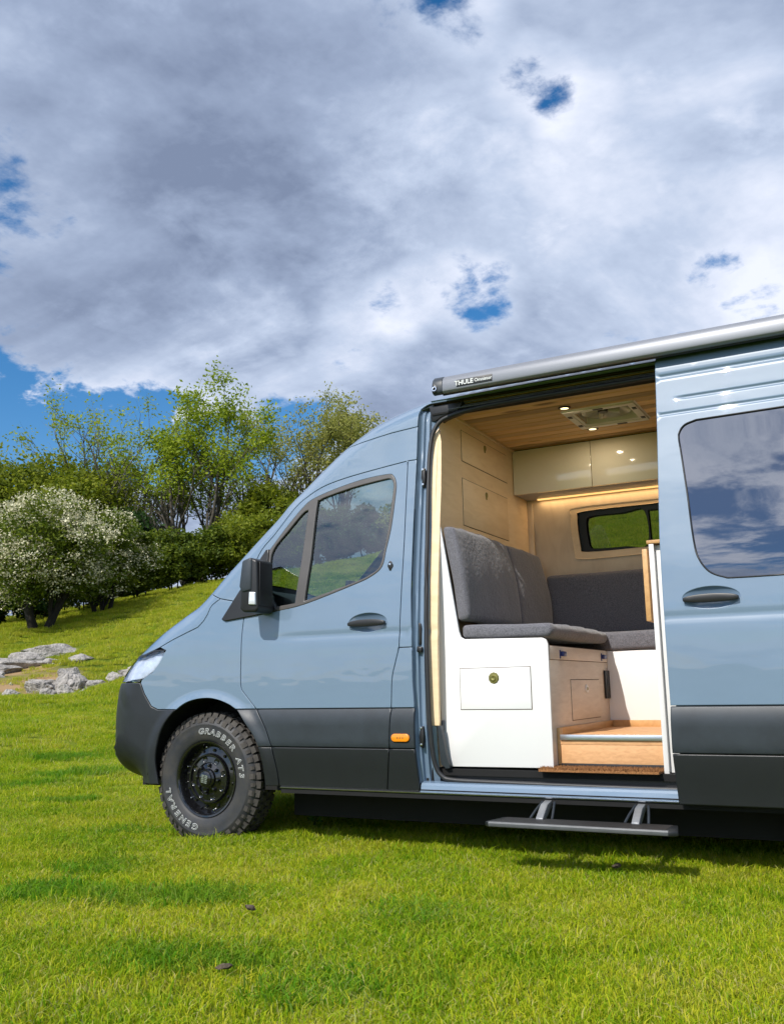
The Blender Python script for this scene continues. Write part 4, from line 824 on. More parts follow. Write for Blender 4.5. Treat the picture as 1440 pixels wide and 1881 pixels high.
# ------------------------------------------------------------------ loose cushions and mat
def cushion(name, label, poly, y0, y1, mat, seed, bev=.022, puff=.008, group='grey seat cushions', div=.05, zb=0):
    z0_ = min(p[1] for p in poly); z1_ = max(p[1] for p in poly); zc_ = (z0_+z1_)/2-.03
    bm = bmesh.new(); vs = [bm.verts.new((x, y0, z)) for x, z in poly]; f = bm.faces.new(vs); r = bmesh.ops.extrude_face_region(bm, geom=[f])
    bmesh.ops.translate(bm, verts=[v for v in r['geom'] if isinstance(v, bmesh.types.BMVert)], vec=(0, y1-y0, 0)); bmesh.ops.recalc_face_normals(bm, faces=bm.faces)
    for it in range(4):
        es = [e for e in bm.edges if e.calc_length() > div*1.6]
        if not es: break
        bmesh.ops.subdivide_edges(bm, edges=es, cuts=1, use_grid_fill=True)
    sharp = [e for e in bm.edges if e.calc_face_angle(0) > .6]
    bmesh.ops.bevel(bm, geom=sharp, offset=bev, segments=3, profile=.5, affect='EDGES')
    bmesh.ops.triangulate(bm, faces=[f for f in bm.faces if len(f.verts) > 4]); bm.normal_update()
    rng = np.random.default_rng(seed); ph = rng.uniform(0, 6, 6)
    cy = (y0+y1)/2
    for v in bm.verts:
        x, y, z = v.co; d = puff*(math.cos(math.pi*(y-cy)/(y1-y0)))+.35*puff*(math.sin(23*y+ph[0])*math.sin(17*x+19*z+ph[1])+.6*math.sin(47*y+9*z+ph[2]))
        if zb: d += zb*math.cos(math.pi*(z-zc_)/(z1_-z0_)) if v.normal.x > .3 else 0
        v.co = v.co+v.normal*d
    o = bmo(name, bm, mat, None, True, None)
    org = Vector((sum(p[0] for p in poly)/len(poly), cy, min(p[1] for p in poly))); o.data.transform(Matrix.Translation(-org)); o.location = org
    return tag(o, label, 'cushion', group)
cushion('back_cushion', 'upright grey back cushion nearest the sliding door opening', [(1.560, 1.795), (1.632, 1.790), (1.705, 1.275), (1.646, 1.255)], .172, 1.005, FABR, 1, zb=.024)
cushion('back_cushion', 'upright grey back cushion in the corner behind the sunlit one', [(1.560, 1.790), (1.632, 1.785), (1.705, 1.275), (1.646, 1.255)], 1.015, 1.63, FABR, 2, zb=.024)
cushion('seat_cushion', 'long grey seat cushion on the white sided bench with drawer', [(1.664, 1.160), (1.664, 1.235), (2.168, 1.222), (2.176, 1.185), (2.166, 1.152)], .160, 1.262, FABR, 3)
cushion('seat_cushion', 'grey seat cushion on the rear bench below the far window', [(1.672, 1.112), (1.672, 1.222), (2.700, 1.222), (2.700, 1.112)], 1.270, 1.66, FABR, 4)
cushion('back_cushion', 'dark grey wide back cushion along the wall under the far window', [(1.66, 1.235), (1.66, 1.645), (2.70, 1.645), (2.70, 1.235)], 1.668, 1.735, FABR, 5)
rng = np.random.default_rng(8)
bm = bmesh.new(); add_box(bm, (-.30, -.075, 0), (.300, .075, .012), .002)
for k in range(5200):
    x = rng.uniform(-.303, .303); y = rng.uniform(-.077, .077); a = rng.uniform(0, 6.28); h = rng.uniform(.006, .016); dx, dy = .0022*math.cos(a), .0022*math.sin(a); lx, ly = rng.normal(0, .004, 2)
    v = [bm.verts.new((x-dx, y-dy, .010)), bm.verts.new((x+dx, y+dy, .010)), bm.verts.new((x+lx, y+ly, .012+h))]; bm.faces.new(v)
o = bmo('doormat', bm, MATB, None); o.location = (2.400, .150, .4745); tag(o, 'brown coir doormat on the step inside the sliding door', 'doormat')

# ------------------------------------------------------------------ vegetation
def leaf_mat(name, c1, c2, trans=.35, rough=.6, c3=None):
    m, n, l = newmat(name)
    o = n.new('ShaderNodeOutputMaterial'); at = n.new('ShaderNodeAttribute'); at.attribute_name = 'tint'
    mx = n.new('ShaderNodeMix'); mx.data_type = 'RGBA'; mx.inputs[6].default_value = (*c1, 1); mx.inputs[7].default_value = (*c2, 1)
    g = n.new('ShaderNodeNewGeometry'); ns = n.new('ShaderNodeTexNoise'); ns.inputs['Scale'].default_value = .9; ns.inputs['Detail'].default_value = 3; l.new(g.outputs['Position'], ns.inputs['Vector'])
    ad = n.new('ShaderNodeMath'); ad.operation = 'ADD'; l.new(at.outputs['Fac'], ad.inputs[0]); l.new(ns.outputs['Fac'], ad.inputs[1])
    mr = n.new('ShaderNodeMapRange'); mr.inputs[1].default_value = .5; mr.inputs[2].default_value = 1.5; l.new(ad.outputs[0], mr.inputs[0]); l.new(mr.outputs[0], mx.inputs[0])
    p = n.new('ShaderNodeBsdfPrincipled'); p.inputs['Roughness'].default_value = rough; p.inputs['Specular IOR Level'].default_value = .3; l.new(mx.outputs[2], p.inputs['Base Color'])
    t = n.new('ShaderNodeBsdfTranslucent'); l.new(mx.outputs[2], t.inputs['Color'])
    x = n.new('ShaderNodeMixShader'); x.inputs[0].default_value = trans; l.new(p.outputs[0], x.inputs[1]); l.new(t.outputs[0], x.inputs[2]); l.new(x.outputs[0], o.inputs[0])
    return m
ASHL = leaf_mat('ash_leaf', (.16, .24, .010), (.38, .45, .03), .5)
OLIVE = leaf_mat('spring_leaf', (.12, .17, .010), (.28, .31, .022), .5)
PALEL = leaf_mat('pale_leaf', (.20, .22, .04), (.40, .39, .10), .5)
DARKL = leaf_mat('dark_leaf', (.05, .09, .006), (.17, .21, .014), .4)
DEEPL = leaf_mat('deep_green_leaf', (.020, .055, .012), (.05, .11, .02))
BLOS = leaf_mat('may_blossom', (.46, .43, .25), (.78, .74, .54), .3)
BARK = pm('bark', (.085, .072, .055), .9, var=(9, .5), bump=(30, .5, .02))
BARKP = pm('pale_bark', (.17, .155, .125), .9, var=(9, .4), bump=(30, .5, .02))
BARKD = pm('dark_bark', (.022, .018, .014), .95, var=(9, .4))
def leaf_mesh(name, P, size, mat, parent, rng, up=.3, aspect=.5, nrm=None):
    n = len(P); a = rng.normal(size=(n, 3)); a[:, 2] = a[:, 2]*.7+up*.3; a /= np.linalg.norm(a, axis=1)[:, None]
    b = rng.normal(size=(n, 3)) if nrm is None else np.cross(a, nrm+rng.normal(size=(n, 3))*.5); b -= (a*b).sum(1)[:, None]*a; b /= np.linalg.norm(b, axis=1)[:, None]+1e-9
    sz = size*rng.uniform(.6, 1.4, n)[:, None]
    V = np.empty((n, 4, 3)); V[:, 0] = P-a*sz*.5; V[:, 1] = P+b*sz*aspect*.5; V[:, 2] = P+a*sz*.5; V[:, 3] = P-b*sz*aspect*.5
    me = bpy.data.meshes.new(name); me.vertices.add(4*n); me.vertices.foreach_set('co', V.reshape(-1).astype(np.float32)); me.loops.add(4*n); me.loops.foreach_set('vertex_index', np.arange(4*n, dtype=np.int32)); me.polygons.add(n); me.polygons.foreach_set('loop_start', np.arange(0, 4*n, 4, dtype=np.int32)); me.polygons.foreach_set('loop_total', np.full(n, 4, dtype=np.int32)); me.update(calc_edges=True)
    at = me.attributes.new('tint', 'FLOAT', 'POINT'); at.data.foreach_set('value', np.repeat(rng.uniform(0, 1, n), 4).astype(np.float32))
    return link(name, me, mat, parent)
def wood_mesh(name, segs, mat, parent):
    V = []; F = []; n = 5; ca = [(math.cos(2*math.pi*k/n), math.sin(2*math.pi*k/n)) for k in range(n)]
    for p, q, r0, r1 in segs:
        t = q-p; ln = np.linalg.norm(t)+1e-9; t = t/ln; u = np.cross(t, (0, 0, 1.)); 
        if np.linalg.norm(u) < .05: u = np.cross(t, (1., 0, 0))
        u /= np.linalg.norm(u); v = np.cross(t, u); b = len(V)
        V += [p+(u*c+v*s_)*r0 for c, s_ in ca]+[q+t*r1*.3+(u*c+v*s_)*r1 for c, s_ in ca]
        F += [(b+k, b+(k+1) % n, b+n+(k+1) % n, b+n+k) for k in range(n)]
    return pd(name, V, F, mat, parent, True)
def branch(rng, p, d, length, r, lvl, segs, tips, lean, maxl, trop=.09):
    m = max(3, int(4+2*(lvl == 0))); step = length/m; r_end = r*(.45 if lvl < maxl else .25); pts = []
    for i in range(m):
        d = d+rng.normal(0, .12 if lvl else .06, 3)+np.array([0, 0, trop]); d = d+lean*.02; d /= np.linalg.norm(d); q = p+d*step
        ra = r+(r_end-r)*i/m; rb = r+(r_end-r)*(i+1)/m; segs.append((p, q, ra, rb)); pts.append((q, d.copy(), rb)); p = q
        if lvl >= maxl-1: tips.append((q, lvl))
    if lvl >= maxl: return
    nch = (rng.integers(5, 8) if lvl == 0 else rng.integers(3, 6))
    for k in range(nch):
        i = int(np.clip(rng.uniform(.30 if lvl == 0 else .15, 1.0)*m, 0, m-1)); q, dd, rb = pts[i]
        ax = rng.normal(size=3); ax -= ax.dot(dd)*dd; ax /= np.linalg.norm(ax); an = R(rng.uniform(20, 44)); nd_ = dd*math.cos(an)+ax*math.sin(an)
        branch(rng, q, nd_, length*rng.uniform(.42, .68)*(1-.25*i/m), rb*.62, lvl+1, segs, tips, lean, maxl, trop)
def ash_tree(loc, h, label, seed, leafn, lmat, stems=3, spread=.28, lsize=.13, bark=BARK, lean=(0, 0, 0), low=.0, group='spring trees along the hilltop', sd=.22):
    rng = np.random.default_rng(seed); root = empty('ash_tree', loc); tag(root, label, 'tree', group); segs = []; tips = []
    for k in range(stems):
        a = 2*math.pi*(k+rng.uniform(0, .5))/stems; d = np.array([math.cos(a)*spread, math.sin(a)*spread, 1.])+np.array(lean); d /= np.linalg.norm(d)
        branch(rng, np.array([.18*math.cos(a), .18*math.sin(a), -.3]), d, h*.62*rng.uniform(.8, 1.0), h*.0135, 0, segs, tips, np.array(lean), 3)
    T_ = np.array([t[0] for t in tips]); zz = T_[:, 2].max(); sc = h/zz
    segs = [(p*sc, q*sc, a, b) for p, q, a, b in segs]; T_ = T_*sc; T_ = T_[T_[:, 2] > h*low]
    wood_mesh('trunk', segs, bark, root)
    wgt = np.clip((T_[:, 2]/h-.15), .05, 1); idx = rng.choice(len(T_), leafn//12, p=wgt/wgt.sum())
    P = np.repeat(T_[idx], 12, 0)+rng.normal(0, sd, (len(idx)*12, 3))*np.array([1, 1, .75])
    leaf_mesh('crown', P, lsize, lmat, root, rng)
    return root
def blob_tree(name, loc, rx, h, label, cat, seed, leafn, lmat, base=.25, lsize=.13, blobs=34, blossom=0, bark=BARKD, group=None, trunk_r=.12, stems=3, shape=1.0):
    rng = np.random.default_rng(seed); root = empty(name, loc); tag(root, label, cat, group)
    hz = h*(1-base)/2; cz = h*base+hz; C_ = []
    while len(C_) < blobs:
        u = rng.normal(size=3); u /= np.linalg.norm(u); rad = rng.uniform(.35, .86)**.6; p = u*rad*np.array([rx, rx, hz])*.85; p[2] += cz
        if p[2] < h*base*.8: continue
        C_.append(p)
    C_ = np.array(C_); br = rng.uniform(.14, .40, blobs)*min(rx, hz)*shape; k = rng.integers(0, blobs, leafn); u = rng.normal(size=(leafn, 3)); u /= np.linalg.norm(u, axis=1)[:, None]
    P = C_[k]+u*br[k][:, None]*(rng.uniform(.55, 1.12, leafn)[:, None])*np.array([1.25, 1.25, .8])
    P = P[P[:, 2] > .1]
    leaf_mesh('crown', P, lsize, lmat, root, rng)
    if blossom:
        # flower sprays sit on the outside of each clump
        k = rng.integers(0, blobs, blossom*2); u = rng.normal(size=(blossom*2, 3)); u[:, 2] = u[:, 2]*.8+.35; u /= np.linalg.norm(u, axis=1)[:, None]
        P = C_[k]+u*br[k][:, None]*rng.uniform(.95, 1.2, blossom*2)[:, None]*np.array([1.25, 1.25, .8])
        q = (P-np.array([0, 0, cz]))/np.array([rx, rx, hz]); out = ((q**2).sum(1) > .22) & (np.sin(2.6*P[:, 0]+1.3*np.sin(2.1*P[:, 2]))*np.sin(2.9*P[:, 1]+seed)+.8*np.sin(3.3*P[:, 2]+1.7*P[:, 0]) > -.25)
        P = P[out][:blossom//9]; P = np.repeat(P, 9, 0); P = P+rng.normal(0, .09, P.shape)*np.array([1.3, 1.3, .6]); leaf_mesh('blossom', P, lsize*.55, BLOS, root, rng, aspect=.8)
    segs = []
    for s_ in range(stems):
        a = 2*math.pi*(s_+rng.uniform(0, .6))/stems; d = np.array([math.cos(a)*.35, math.sin(a)*.35, 1.]); tips = []
        branch(rng, np.array([.12*math.cos(a), .12*math.sin(a), -.3]), d/np.linalg.norm(d), h*.45, trunk_r, 0, segs, tips, np.zeros(3), 2)
    segs = [(p, q, a, b) for p, q, a, b in segs if q[2] < h*.9]
    wood_mesh('trunk', segs, bark, root)
    return root
def gz(x, y, dz=-.05): return (x, y, float(terr(x, y))+dz)
ash_tree(gz(-29.11, 29.03), 10.5, 'thin leafed tree furthest left on the skyline above the blossom', 11, 5500, ASHL, 4, .30, .15, BARKP, low=.25)
ash_tree(gz(-24.48, 29.18), 9.9, 'tallest tree on the skyline with dark bare lower branches', 12, 16500, ASHL, 6, .34, .17, BARK, low=.46, sd=.26)
ash_tree(gz(-24.1, 34.5), 10.6, 'slender sparse tree just right of the tallest tree', 13, 6000, PALEL, 3, .24, .14, BARKP, lean=(-.05, 0, 0), low=.2)
ash_tree(gz(-19.5, 32.8), 8.7, 'round headed tree rising behind the van windscreen pillar', 14, 11000, PALEL, 5, .46, .15, BARK, low=.35)
ash_tree(gz(-22.3, 31.6), 7.2, 'small half bare tree between the tall tree and the van', 15, 2400, OLIVE, 3, .35, .13, BARK, low=.2)
ash_tree(gz(-27.2, 27.6), 6.8, 'leaning bare branched sapling behind the hawthorn blossom', 16, 1400, OLIVE, 2, .35, .12, BARKP, lean=(.15, 0, 0), low=.3)
G2 = 'leafy trees of the wood behind the hawthorn'
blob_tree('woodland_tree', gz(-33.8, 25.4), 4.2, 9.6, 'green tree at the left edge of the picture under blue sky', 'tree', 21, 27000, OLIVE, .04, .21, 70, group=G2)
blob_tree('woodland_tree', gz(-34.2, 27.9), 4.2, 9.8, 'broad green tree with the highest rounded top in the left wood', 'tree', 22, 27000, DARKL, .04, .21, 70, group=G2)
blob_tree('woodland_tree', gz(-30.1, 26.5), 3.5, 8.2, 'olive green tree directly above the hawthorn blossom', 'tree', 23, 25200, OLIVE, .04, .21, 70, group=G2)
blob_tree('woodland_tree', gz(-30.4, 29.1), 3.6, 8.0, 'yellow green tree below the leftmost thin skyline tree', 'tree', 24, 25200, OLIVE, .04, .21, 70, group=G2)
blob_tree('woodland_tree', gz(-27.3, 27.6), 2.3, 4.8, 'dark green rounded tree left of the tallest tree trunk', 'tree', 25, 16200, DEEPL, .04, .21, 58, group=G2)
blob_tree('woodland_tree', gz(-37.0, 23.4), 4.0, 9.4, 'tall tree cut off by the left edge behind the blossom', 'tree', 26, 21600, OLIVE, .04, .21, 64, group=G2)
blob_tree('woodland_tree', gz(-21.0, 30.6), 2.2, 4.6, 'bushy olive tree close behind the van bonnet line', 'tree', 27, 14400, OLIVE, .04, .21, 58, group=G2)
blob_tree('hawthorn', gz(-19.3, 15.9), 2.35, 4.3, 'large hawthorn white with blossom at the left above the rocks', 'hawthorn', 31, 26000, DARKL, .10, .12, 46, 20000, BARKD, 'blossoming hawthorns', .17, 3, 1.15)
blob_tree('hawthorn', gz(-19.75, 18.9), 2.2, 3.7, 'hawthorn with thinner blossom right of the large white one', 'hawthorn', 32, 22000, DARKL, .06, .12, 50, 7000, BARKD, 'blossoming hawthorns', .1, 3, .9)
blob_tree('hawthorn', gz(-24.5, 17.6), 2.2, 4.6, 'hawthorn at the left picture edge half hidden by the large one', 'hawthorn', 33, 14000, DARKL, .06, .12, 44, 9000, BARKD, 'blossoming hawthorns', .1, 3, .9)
HG = 'dark hedge bushes along the top of the slope'
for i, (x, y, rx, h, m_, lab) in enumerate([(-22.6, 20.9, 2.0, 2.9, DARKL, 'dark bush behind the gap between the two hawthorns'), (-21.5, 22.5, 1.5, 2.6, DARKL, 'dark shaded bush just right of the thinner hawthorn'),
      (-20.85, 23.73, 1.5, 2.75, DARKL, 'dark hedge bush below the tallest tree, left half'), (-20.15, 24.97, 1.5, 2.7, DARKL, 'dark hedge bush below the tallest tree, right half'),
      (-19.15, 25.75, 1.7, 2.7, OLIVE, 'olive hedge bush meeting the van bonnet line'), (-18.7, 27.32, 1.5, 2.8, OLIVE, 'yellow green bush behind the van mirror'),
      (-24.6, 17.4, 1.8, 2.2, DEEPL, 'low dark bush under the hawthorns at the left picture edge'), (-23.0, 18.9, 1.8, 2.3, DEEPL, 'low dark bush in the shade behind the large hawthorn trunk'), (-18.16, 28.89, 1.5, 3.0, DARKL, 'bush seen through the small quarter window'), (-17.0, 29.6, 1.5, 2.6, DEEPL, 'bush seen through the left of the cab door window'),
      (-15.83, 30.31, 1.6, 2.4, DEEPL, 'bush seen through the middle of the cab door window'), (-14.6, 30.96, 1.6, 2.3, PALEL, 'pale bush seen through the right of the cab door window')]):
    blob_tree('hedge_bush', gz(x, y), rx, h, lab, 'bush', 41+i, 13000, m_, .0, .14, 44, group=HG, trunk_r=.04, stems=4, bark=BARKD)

# ------------------------------------------------------------------ rocks, droppings, weed
ROCK = pm('limestone', (.42, .39, .355), .9, var=(7, .6), bump=(22, 1.0, .06), coords='Object')
def rock(loc, size, rot, label, seed, group='limestone rocks on the slope', mat=ROCK, name='limestone_rock', cat='rock', sub=4, rough=.30):
    rng = np.random.default_rng(seed); bm = bmesh.new(); bmesh.ops.create_icosphere(bm, subdivisions=sub, radius=1)
    pl = rng.normal(size=(18, 3)); pl /= np.linalg.norm(pl, axis=1)[:, None]; dd = rng.uniform(.45, .85, 18); ph = rng.uniform(0, 6, (5, 3)); fr = rng.uniform(2.5, 7, (5, 3))
    for v in bm.verts:
        p = np.array(v.co)
        for q, d_ in zip(pl, dd):
            e_ = p.dot(q)-d_
            if e_ > 0: p = p-q*e_*.92
        q_ = Vector(p*np.array(size))*(2.2/max(size))+Vector(ph[0]); fn = noise.fractal(q_, .9, 2.1, 5)+.35*abs(noise.noise(q_*3.3))
        p = p*(1+rough*.42*fn)
        v.co = Vector(p*np.array(size))
    o = bmo(name, bm, mat, None, True, 18); o.location = loc; o.rotation_euler = (rng.uniform(-.15, .15), rng.uniform(-.15, .15), rot); return tag(o, label, cat, group)
RK = [(-10.75, 9.13, .50, .34, .26, .3, 'biggest grey rock in the middle of the outcrop'), (-10.35, 8.65, .30, .22, .16, .9, 'rounded grey rock in front of the biggest rock'), (-11.25, 8.75, .38, .26, .17, .1, 'low flat rock left of the biggest rock'), (-10.15, 9.25, .30, .22, .16, 1.3, 'rock touching the right side of the biggest rock'),
      (-9.75, 9.35, .20, .16, .13, .2, 'small rock right of the outcrop'), (-9.55, 9.75, .42, .16, .13, .55, 'long narrow rock nearest the van headlight'), (-14.3, 10.6, .95, .35, .22, .6, 'long sloping rock slab at the left picture edge'), (-14.9, 12.2, .9, .35, .22, .75, 'upper end of the rock band below the hawthorn'), (-13.7, 9.4, .6, .35, .2, .4, 'low rock at the left edge below the long slab'),
      (-13.6, 11.2, .24, .18, .14, .2, 'single pale stone alone above the outcrop'), (-12.3, 10.9, .26, .2, .12, 1.0, 'small flat stone between hawthorn and outcrop'), (-11.1, 8.0, .26, .2, .12, .4, 'lowest stone in the grass under the outcrop'), (-10.55, 8.35, .2, .16, .10, .7, 'small low stone below the rounded rock'), (-10.95, 9.35, .34, .22, .24, 1.1, 'upright broken rock behind the biggest rock'), (-10.45, 9.0, .26, .2, .2, 2.0, 'broken rock wedged between the biggest and right hand rock'), (-11.55, 9.15, .36, .2, .14, .5, 'flat broken rock at the left end of the outcrop'), (-14.6, 11.4, .6, .3, .2, .7, 'middle rock of the band running up to the hawthorn'), (-13.9, 10.1, .5, .3, .17, .5, 'broken rock below the long slab at the left')]
for i, (x, y, a, b, c_, ro, lab) in enumerate(RK): rock((x, y, float(terr(x, y))+c_*.32), (a*1.1, b*1.1, c_*1.25), ro, lab, 60+i, rough=.55)
rs = np.random.default_rng(3)
for i in range(26):
    k = rs.integers(0, 10); x, y, a = RK[k][:3]; x += rs.normal(0, .45)+.1; y += rs.normal(0, .35); q = rs.uniform(.05, .13)
    rock((x, y, float(terr(x, y))+q*.3), (q*1.5, q, q*.8), rs.uniform(0, 3), 'small pale stone lying loose among the outcrop rocks', 200+i, 'loose small stones', sub=2)
DUNG = pm('dry_droppings', (.10, .075, .05), .95, var=(60, .5), bump=(80, .8, .01))

for i, (x, y, r_, lab) in enumerate([(1.42, -1.41, .022, 'dark dry dropping lying in the foreground grass, upper one'), (1.80, -2.06, .019, 'dark dry dropping nearest the bottom of the picture'), (2.51, -.07, .021, 'small brown dropping below the side step')]):
    rock((x, y, float(terr(x, y))+.045), (r_*1.5, r_, r_*.7), i*.8, lab, 90+i, 'dry droppings in the grass', DUNG, 'dropping', 'dropping', 3, .8)
def grass_material():
    m, n, l = newmat('grass_blade')
    o = n.new('ShaderNodeOutputMaterial'); at = n.new('ShaderNodeAttribute'); at.attribute_name = 'tint'
    lu = n.new('ShaderNodeAttribute'); lu.attribute_type = 'INSTANCER'; lu.attribute_name = 'lush'; dr = n.new('ShaderNodeAttribute'); dr.attribute_type = 'INSTANCER'; dr.attribute_name = 'dry'
    g = n.new('ShaderNodeNewGeometry'); ns = n.new('ShaderNodeTexNoise'); ns.inputs['Scale'].default_value = 1.6; ns.inputs['Detail'].default_value = 5; ns.inputs['Roughness'].default_value = .6; l.new(g.outputs['Position'], ns.inputs['Vector'])
    ad = n.new('ShaderNodeMath'); ad.operation = 'ADD'; l.new(at.outputs['Fac'], ad.inputs[0]); l.new(ns.outputs['Fac'], ad.inputs[1])
    rp = n.new('ShaderNodeValToRGB'); e = rp.color_ramp.elements; e[0].position = .22; e[0].color = (.085, .185, .004, 1); e[1].position = .97; e[1].color = (.50, .46, .16, 1)
    for p_, c in ((.42, (.215, .345, .006, 1)), (.62, (.36, .455, .010, 1)), (.80, (.53, .52, .022, 1))): q = e.new(p_) if False else rp.color_ramp.elements.new(p_); q.color = c
    hm = n.new('ShaderNodeMath'); hm.operation = 'MULTIPLY'; hm.inputs[1].default_value = .66; l.new(ad.outputs[0], hm.inputs[0]); l.new(hm.outputs[0], rp.inputs[0])
    m1 = n.new('ShaderNodeMix'); m1.data_type = 'RGBA'; l.new(lu.outputs['Fac'], m1.inputs[0]); l.new(rp.outputs[0], m1.inputs[6]); m1.inputs[7].default_value = (.055, .22, .008, 1)
    m2 = n.new('ShaderNodeMix'); m2.data_type = 'RGBA'; l.new(dr.outputs['Fac'], m2.inputs[0]); l.new(m1.outputs[2], m2.inputs[6]); m2.inputs[7].default_value = (.46, .40, .05, 1)
    p = n.new('ShaderNodeBsdfPrincipled'); p.inputs['Roughness'].default_value = .55; p.inputs['Specular IOR Level'].default_value = .12; l.new(m2.outputs[2], p.inputs['Base Color'])
    t = n.new('ShaderNodeBsdfTranslucent'); l.new(m2.outputs[2], t.inputs['Color'])
    x = n.new('ShaderNodeMixShader'); x.inputs[0].default_value = .42; l.new(p.outputs[0], x.inputs[1]); l.new(t.outputs[0], x.inputs[2]); l.new(x.outputs[0], o.inputs[0])
    return m
GM = grass_material(); rng = np.random.default_rng(77)
clumps = bpy.data.collections.new('grass_clumps')
def clump(name, nb, rad, h0, h1, wd):
    V = np.empty((nb, 5, 3)); r_ = rad*np.sqrt(rng.uniform(0, 1, nb)); a = rng.uniform(0, 6.283, nb); bx, by = r_*np.cos(a), r_*np.sin(a)
    h = rng.uniform(h0, h1, nb)*np.where(rng.uniform(size=nb) < .08, 1.5, 1.0); fa = rng.uniform(0, 6.283, nb); la = rng.uniform(0, 6.283, nb); ln = h*rng.uniform(.3, 1.5, nb); w_ = wd*rng.uniform(.6, 1.3, nb)
    wx, wy = w_*np.cos(fa), w_*np.sin(fa); lx, ly = ln*np.cos(la), ln*np.sin(la)
    V[:, 0] = np.stack([bx-wx, by-wy, 0*h-.01], 1); V[:, 1] = np.stack([bx+wx, by+wy, 0*h-.01], 1)
    V[:, 2] = np.stack([bx+lx*.35+wx*.75, by+ly*.35+wy*.75, h*.6], 1); V[:, 3] = np.stack([bx+lx*.35-wx*.75, by+ly*.35-wy*.75, h*.6], 1); V[:, 4] = np.stack([bx+lx, by+ly, h*rng.uniform(.75, 1, nb)], 1)
    F = []
    for i in range(nb): b = 5*i; F += [(b, b+1, b+2, b+3), (b+3, b+2, b+4)]
    me = bpy.data.meshes.new(name); me.from_pydata(V.reshape(-1, 3).tolist(), [], F); me.update(); at = me.attributes.new('tint', 'FLOAT', 'POINT'); at.data.foreach_set('value', np.repeat(np.clip(rng.normal(.45, .30, nb), 0, 1), 5).astype(np.float32))
    me.materials.append(GM); o = bpy.data.objects.new(name, me); clumps.objects.link(o)
for k in range(6): clump('grass_clump_%d' % k, 200, .115, .011, .030, .0019)
CX, CY = 3.75, -4.57
def scatter(n, d0, d1, a0=-58, a1=6):
    d = np.sqrt(rng.uniform(d0*d0, d1*d1, n)); a = np.radians(rng.uniform(a0, a1, n)); return np.stack([CX+d*np.sin(a), CY+d*np.cos(a)], 1), d
A1, d1_ = scatter(9200, 1.7, 8.0, -66, 30); A2, d2_ = scatter(13500, 8.0, 20.0, -66, 10); A3, d3_ = scatter(15000, 20, 43, -60, 2)
P = np.vstack([A1, A2, A3]); D = np.concatenate([d1_, d2_, d3_])
sc_ = np.where(D < 8, 1.0, np.where(D < 20, 1.0+(D-8)*.07, 1.9+(D-20)*.02))*rng.uniform(.75, 1.25, len(P))
lush = np.zeros(len(P)); dry = np.zeros(len(P))
for x, y, ax_, ay_ in [(1.56, -1.93, .34, .13), (1.86, -1.86, .22, .10), (.86, -1.31, .36, .10), (1.1, -1.18, .25, .08), (.07, -.83, .22, .10), (-3.06, 1.39, .5, .25), (-3.11, 2.09, .5, .2), (2.05, -1.19, .18, .07), (.26, -1.44, .3, .12), (-.6, .1, .3, .1), (2.2, -2.0, .25, .12), (-4.5, 3.2, .6, .3), (-2.1, .9, .25, .1)]:
    c_, s_ = math.cos(R(28)), math.sin(R(28)); u = (P[:, 0]-x)*c_+(P[:, 1]-y)*s_; v = -(P[:, 0]-x)*s_+(P[:, 1]-y)*c_
    q = (u/ax_)**2+(v/ay_)**2; lush = np.maximum(lush, np.clip(1.0-q*.8, 0, .8))
far_l = rng.uniform(size=len(P)); lush = np.maximum(lush, np.where(np.sin(1.9*P[:, 0]+.7)*np.sin(2.3*P[:, 1]+1.2)+.5*np.sin(4.7*P[:, 0]-3.1*P[:, 1]) > 1.0, .18, 0))
for x, y, r_ in [(-12.3, 10.2, 2.0), (-10.6, 8.8, 1.3), (-9.7, 9.6, .8), (-14.2, 11.2, 1.6), (-13.5, 9.4, 1.0), (-11.2, 8.1, .6)]: dry = np.maximum(dry, np.clip(1.1-np.hypot(P[:, 0]-x, P[:, 1]-y)/r_, 0, .8)*rng.uniform(.2, 1, len(P)))
nz_ = .5*np.sin(3.1*P[:, 0]+1.0+1.3*np.sin(2.2*P[:, 1]))*np.sin(3.7*P[:, 1]+.5+1.1*np.sin(2.9*P[:, 0]))+.5*np.sin(7.3*P[:, 0]+2*np.sin(3.3*P[:, 1]))*np.sin(6.1*P[:, 1]+1.7*np.sin(4.1*P[:, 0]))
lush = np.maximum(lush, np.clip(nz_*.5+rng.normal(0, .14, len(P)), 0, .4)); dry = np.maximum(dry, np.clip(-nz_*.35+rng.normal(0, .13, len(P))-.06, 0, .45))
dry = np.maximum(dry, np.where(rng.uniform(size=len(P)) < .035, rng.uniform(.2, .55, len(P)), 0))
hill = np.clip((D-14)/10, 0, 1); dry = np.maximum(dry, hill*rng.uniform(.12, .52, len(P)))
keep = np.ones(len(P), bool)
for x, y, a, b, c_, ro, lab in RK: keep &= np.hypot(P[:, 0]-x, P[:, 1]-y) > a*.62
for x, y, r_ in SOIL: keep &= ~((np.hypot(P[:, 0]-x, P[:, 1]-y) < r_) & (rng.uniform(size=len(P)) < .72))
keep &= ~((np.abs(P[:, 0]) < .25) & (P[:, 1] > -.02) & (P[:, 1] < .32))
P = P[keep]; D = D[keep]; sc_ = sc_[keep]*(1+.8*lush[keep]); lush = lush[keep]; dry = dry[keep]
me = bpy.data.meshes.new('grass'); me.from_pydata(np.column_stack([P, terr(P[:, 0], P[:, 1])]).tolist(), [], [])
def fattr(nm, v, t='FLOAT'):
    a = me.attributes.new(nm, t, 'POINT'); a.data.foreach_set('value' if t != 'FLOAT_VECTOR' else 'vector', np.asarray(v, np.float32 if t != 'INT' else np.int32).ravel())
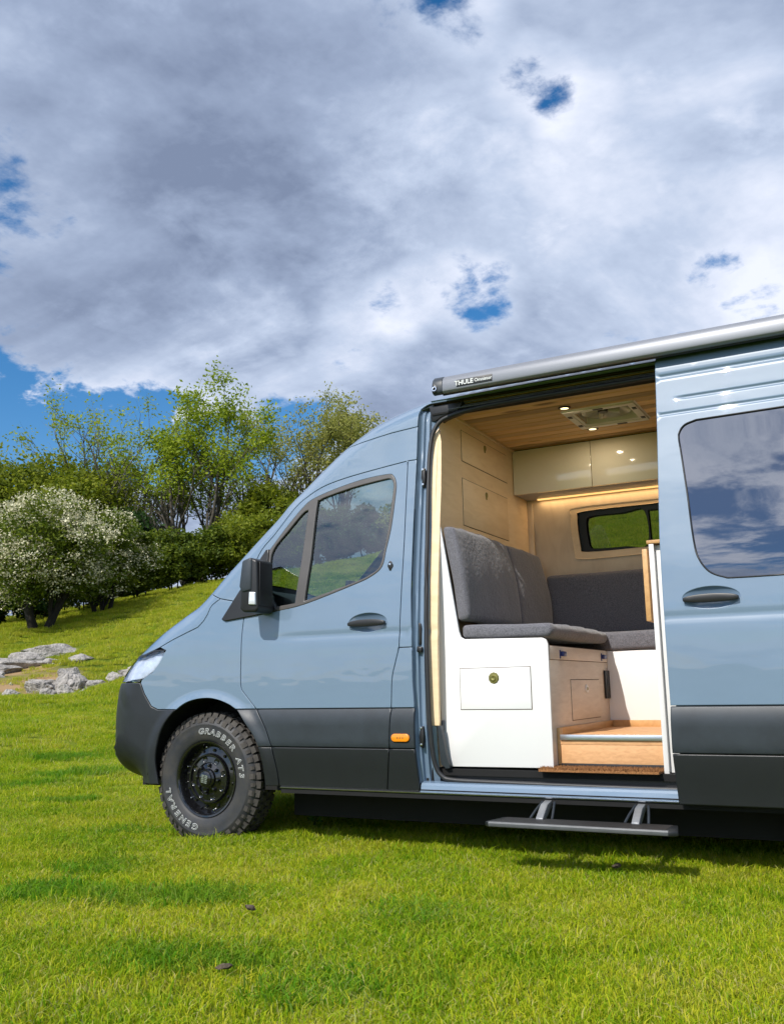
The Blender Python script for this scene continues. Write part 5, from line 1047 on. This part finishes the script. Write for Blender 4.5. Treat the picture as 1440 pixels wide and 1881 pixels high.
fattr('rot', np.column_stack([rng.normal(0, .06, len(P)), rng.normal(0, .06, len(P)), rng.uniform(0, 6.283, len(P))]), 'FLOAT_VECTOR'); fattr('scl', sc_); fattr('lush', lush); fattr('dry', dry); fattr('idx', rng.integers(0, 6, len(P)), 'INT')
go = link('grass', me, GM); tag(go, 'short sunlit meadow grass with darker lush tufts', 'grass', kind='stuff')
ng = bpy.data.node_groups.new('grass_scatter', 'GeometryNodeTree'); ng.interface.new_socket('Geometry', in_out='INPUT', socket_type='NodeSocketGeometry'); ng.interface.new_socket('Geometry', in_out='OUTPUT', socket_type='NodeSocketGeometry')
gi = ng.nodes.new('NodeGroupInput'); gout = ng.nodes.new('NodeGroupOutput'); mp = ng.nodes.new('GeometryNodeMeshToPoints'); ip = ng.nodes.new('GeometryNodeInstanceOnPoints'); ci = ng.nodes.new('GeometryNodeCollectionInfo'); ci.inputs['Collection'].default_value = clumps; ci.inputs['Separate Children'].default_value = True; ci.inputs['Reset Children'].default_value = True
def na_(nm, t): q = ng.nodes.new('GeometryNodeInputNamedAttribute'); q.data_type = t; q.inputs['Name'].default_value = nm; return q.outputs['Attribute']
er = ng.nodes.new('FunctionNodeEulerToRotation'); gl = ng.links
gl.new(na_('rot', 'FLOAT_VECTOR'), er.inputs[0]); gl.new(gi.outputs[0], mp.inputs[0]); gl.new(mp.outputs[0], ip.inputs['Points']); gl.new(ci.outputs[0], ip.inputs['Instance']); ip.inputs['Pick Instance'].default_value = True
gl.new(na_('idx', 'INT'), ip.inputs['Instance Index']); gl.new(er.outputs[0], ip.inputs['Rotation']); gl.new(na_('scl', 'FLOAT'), ip.inputs['Scale']); gl.new(ip.outputs[0], gout.inputs[0])
md = go.modifiers.new('scatter', 'NODES'); md.node_group = ng
# a broad leaved weed in the shade line under the van
wr = empty('weed', gz(.43, .60, 0.0)); tag(wr, 'small leafy green weed standing in the van shadow behind the front wheel', 'plant')
rg = np.random.default_rng(5); bm = bmesh.new()
for k in range(3): tube_bm(bm, [(0, 0, 0), (.01*math.cos(k*2.1), .01*math.sin(k*2.1), .06), (.03*math.cos(k*2.1), .03*math.sin(k*2.1), .125)], [.003, .0025, .0015], 5)
bmo('stem', bm, DEEPL, wr)
leaf_mesh('leaves', rg.normal(0, 1, (60, 3))*np.array([.022, .022, .03])+np.array([0, 0, .095]), .035, leaf_mat('weed_leaf', (.05, .13, .012), (.10, .20, .02)), wr, rg)
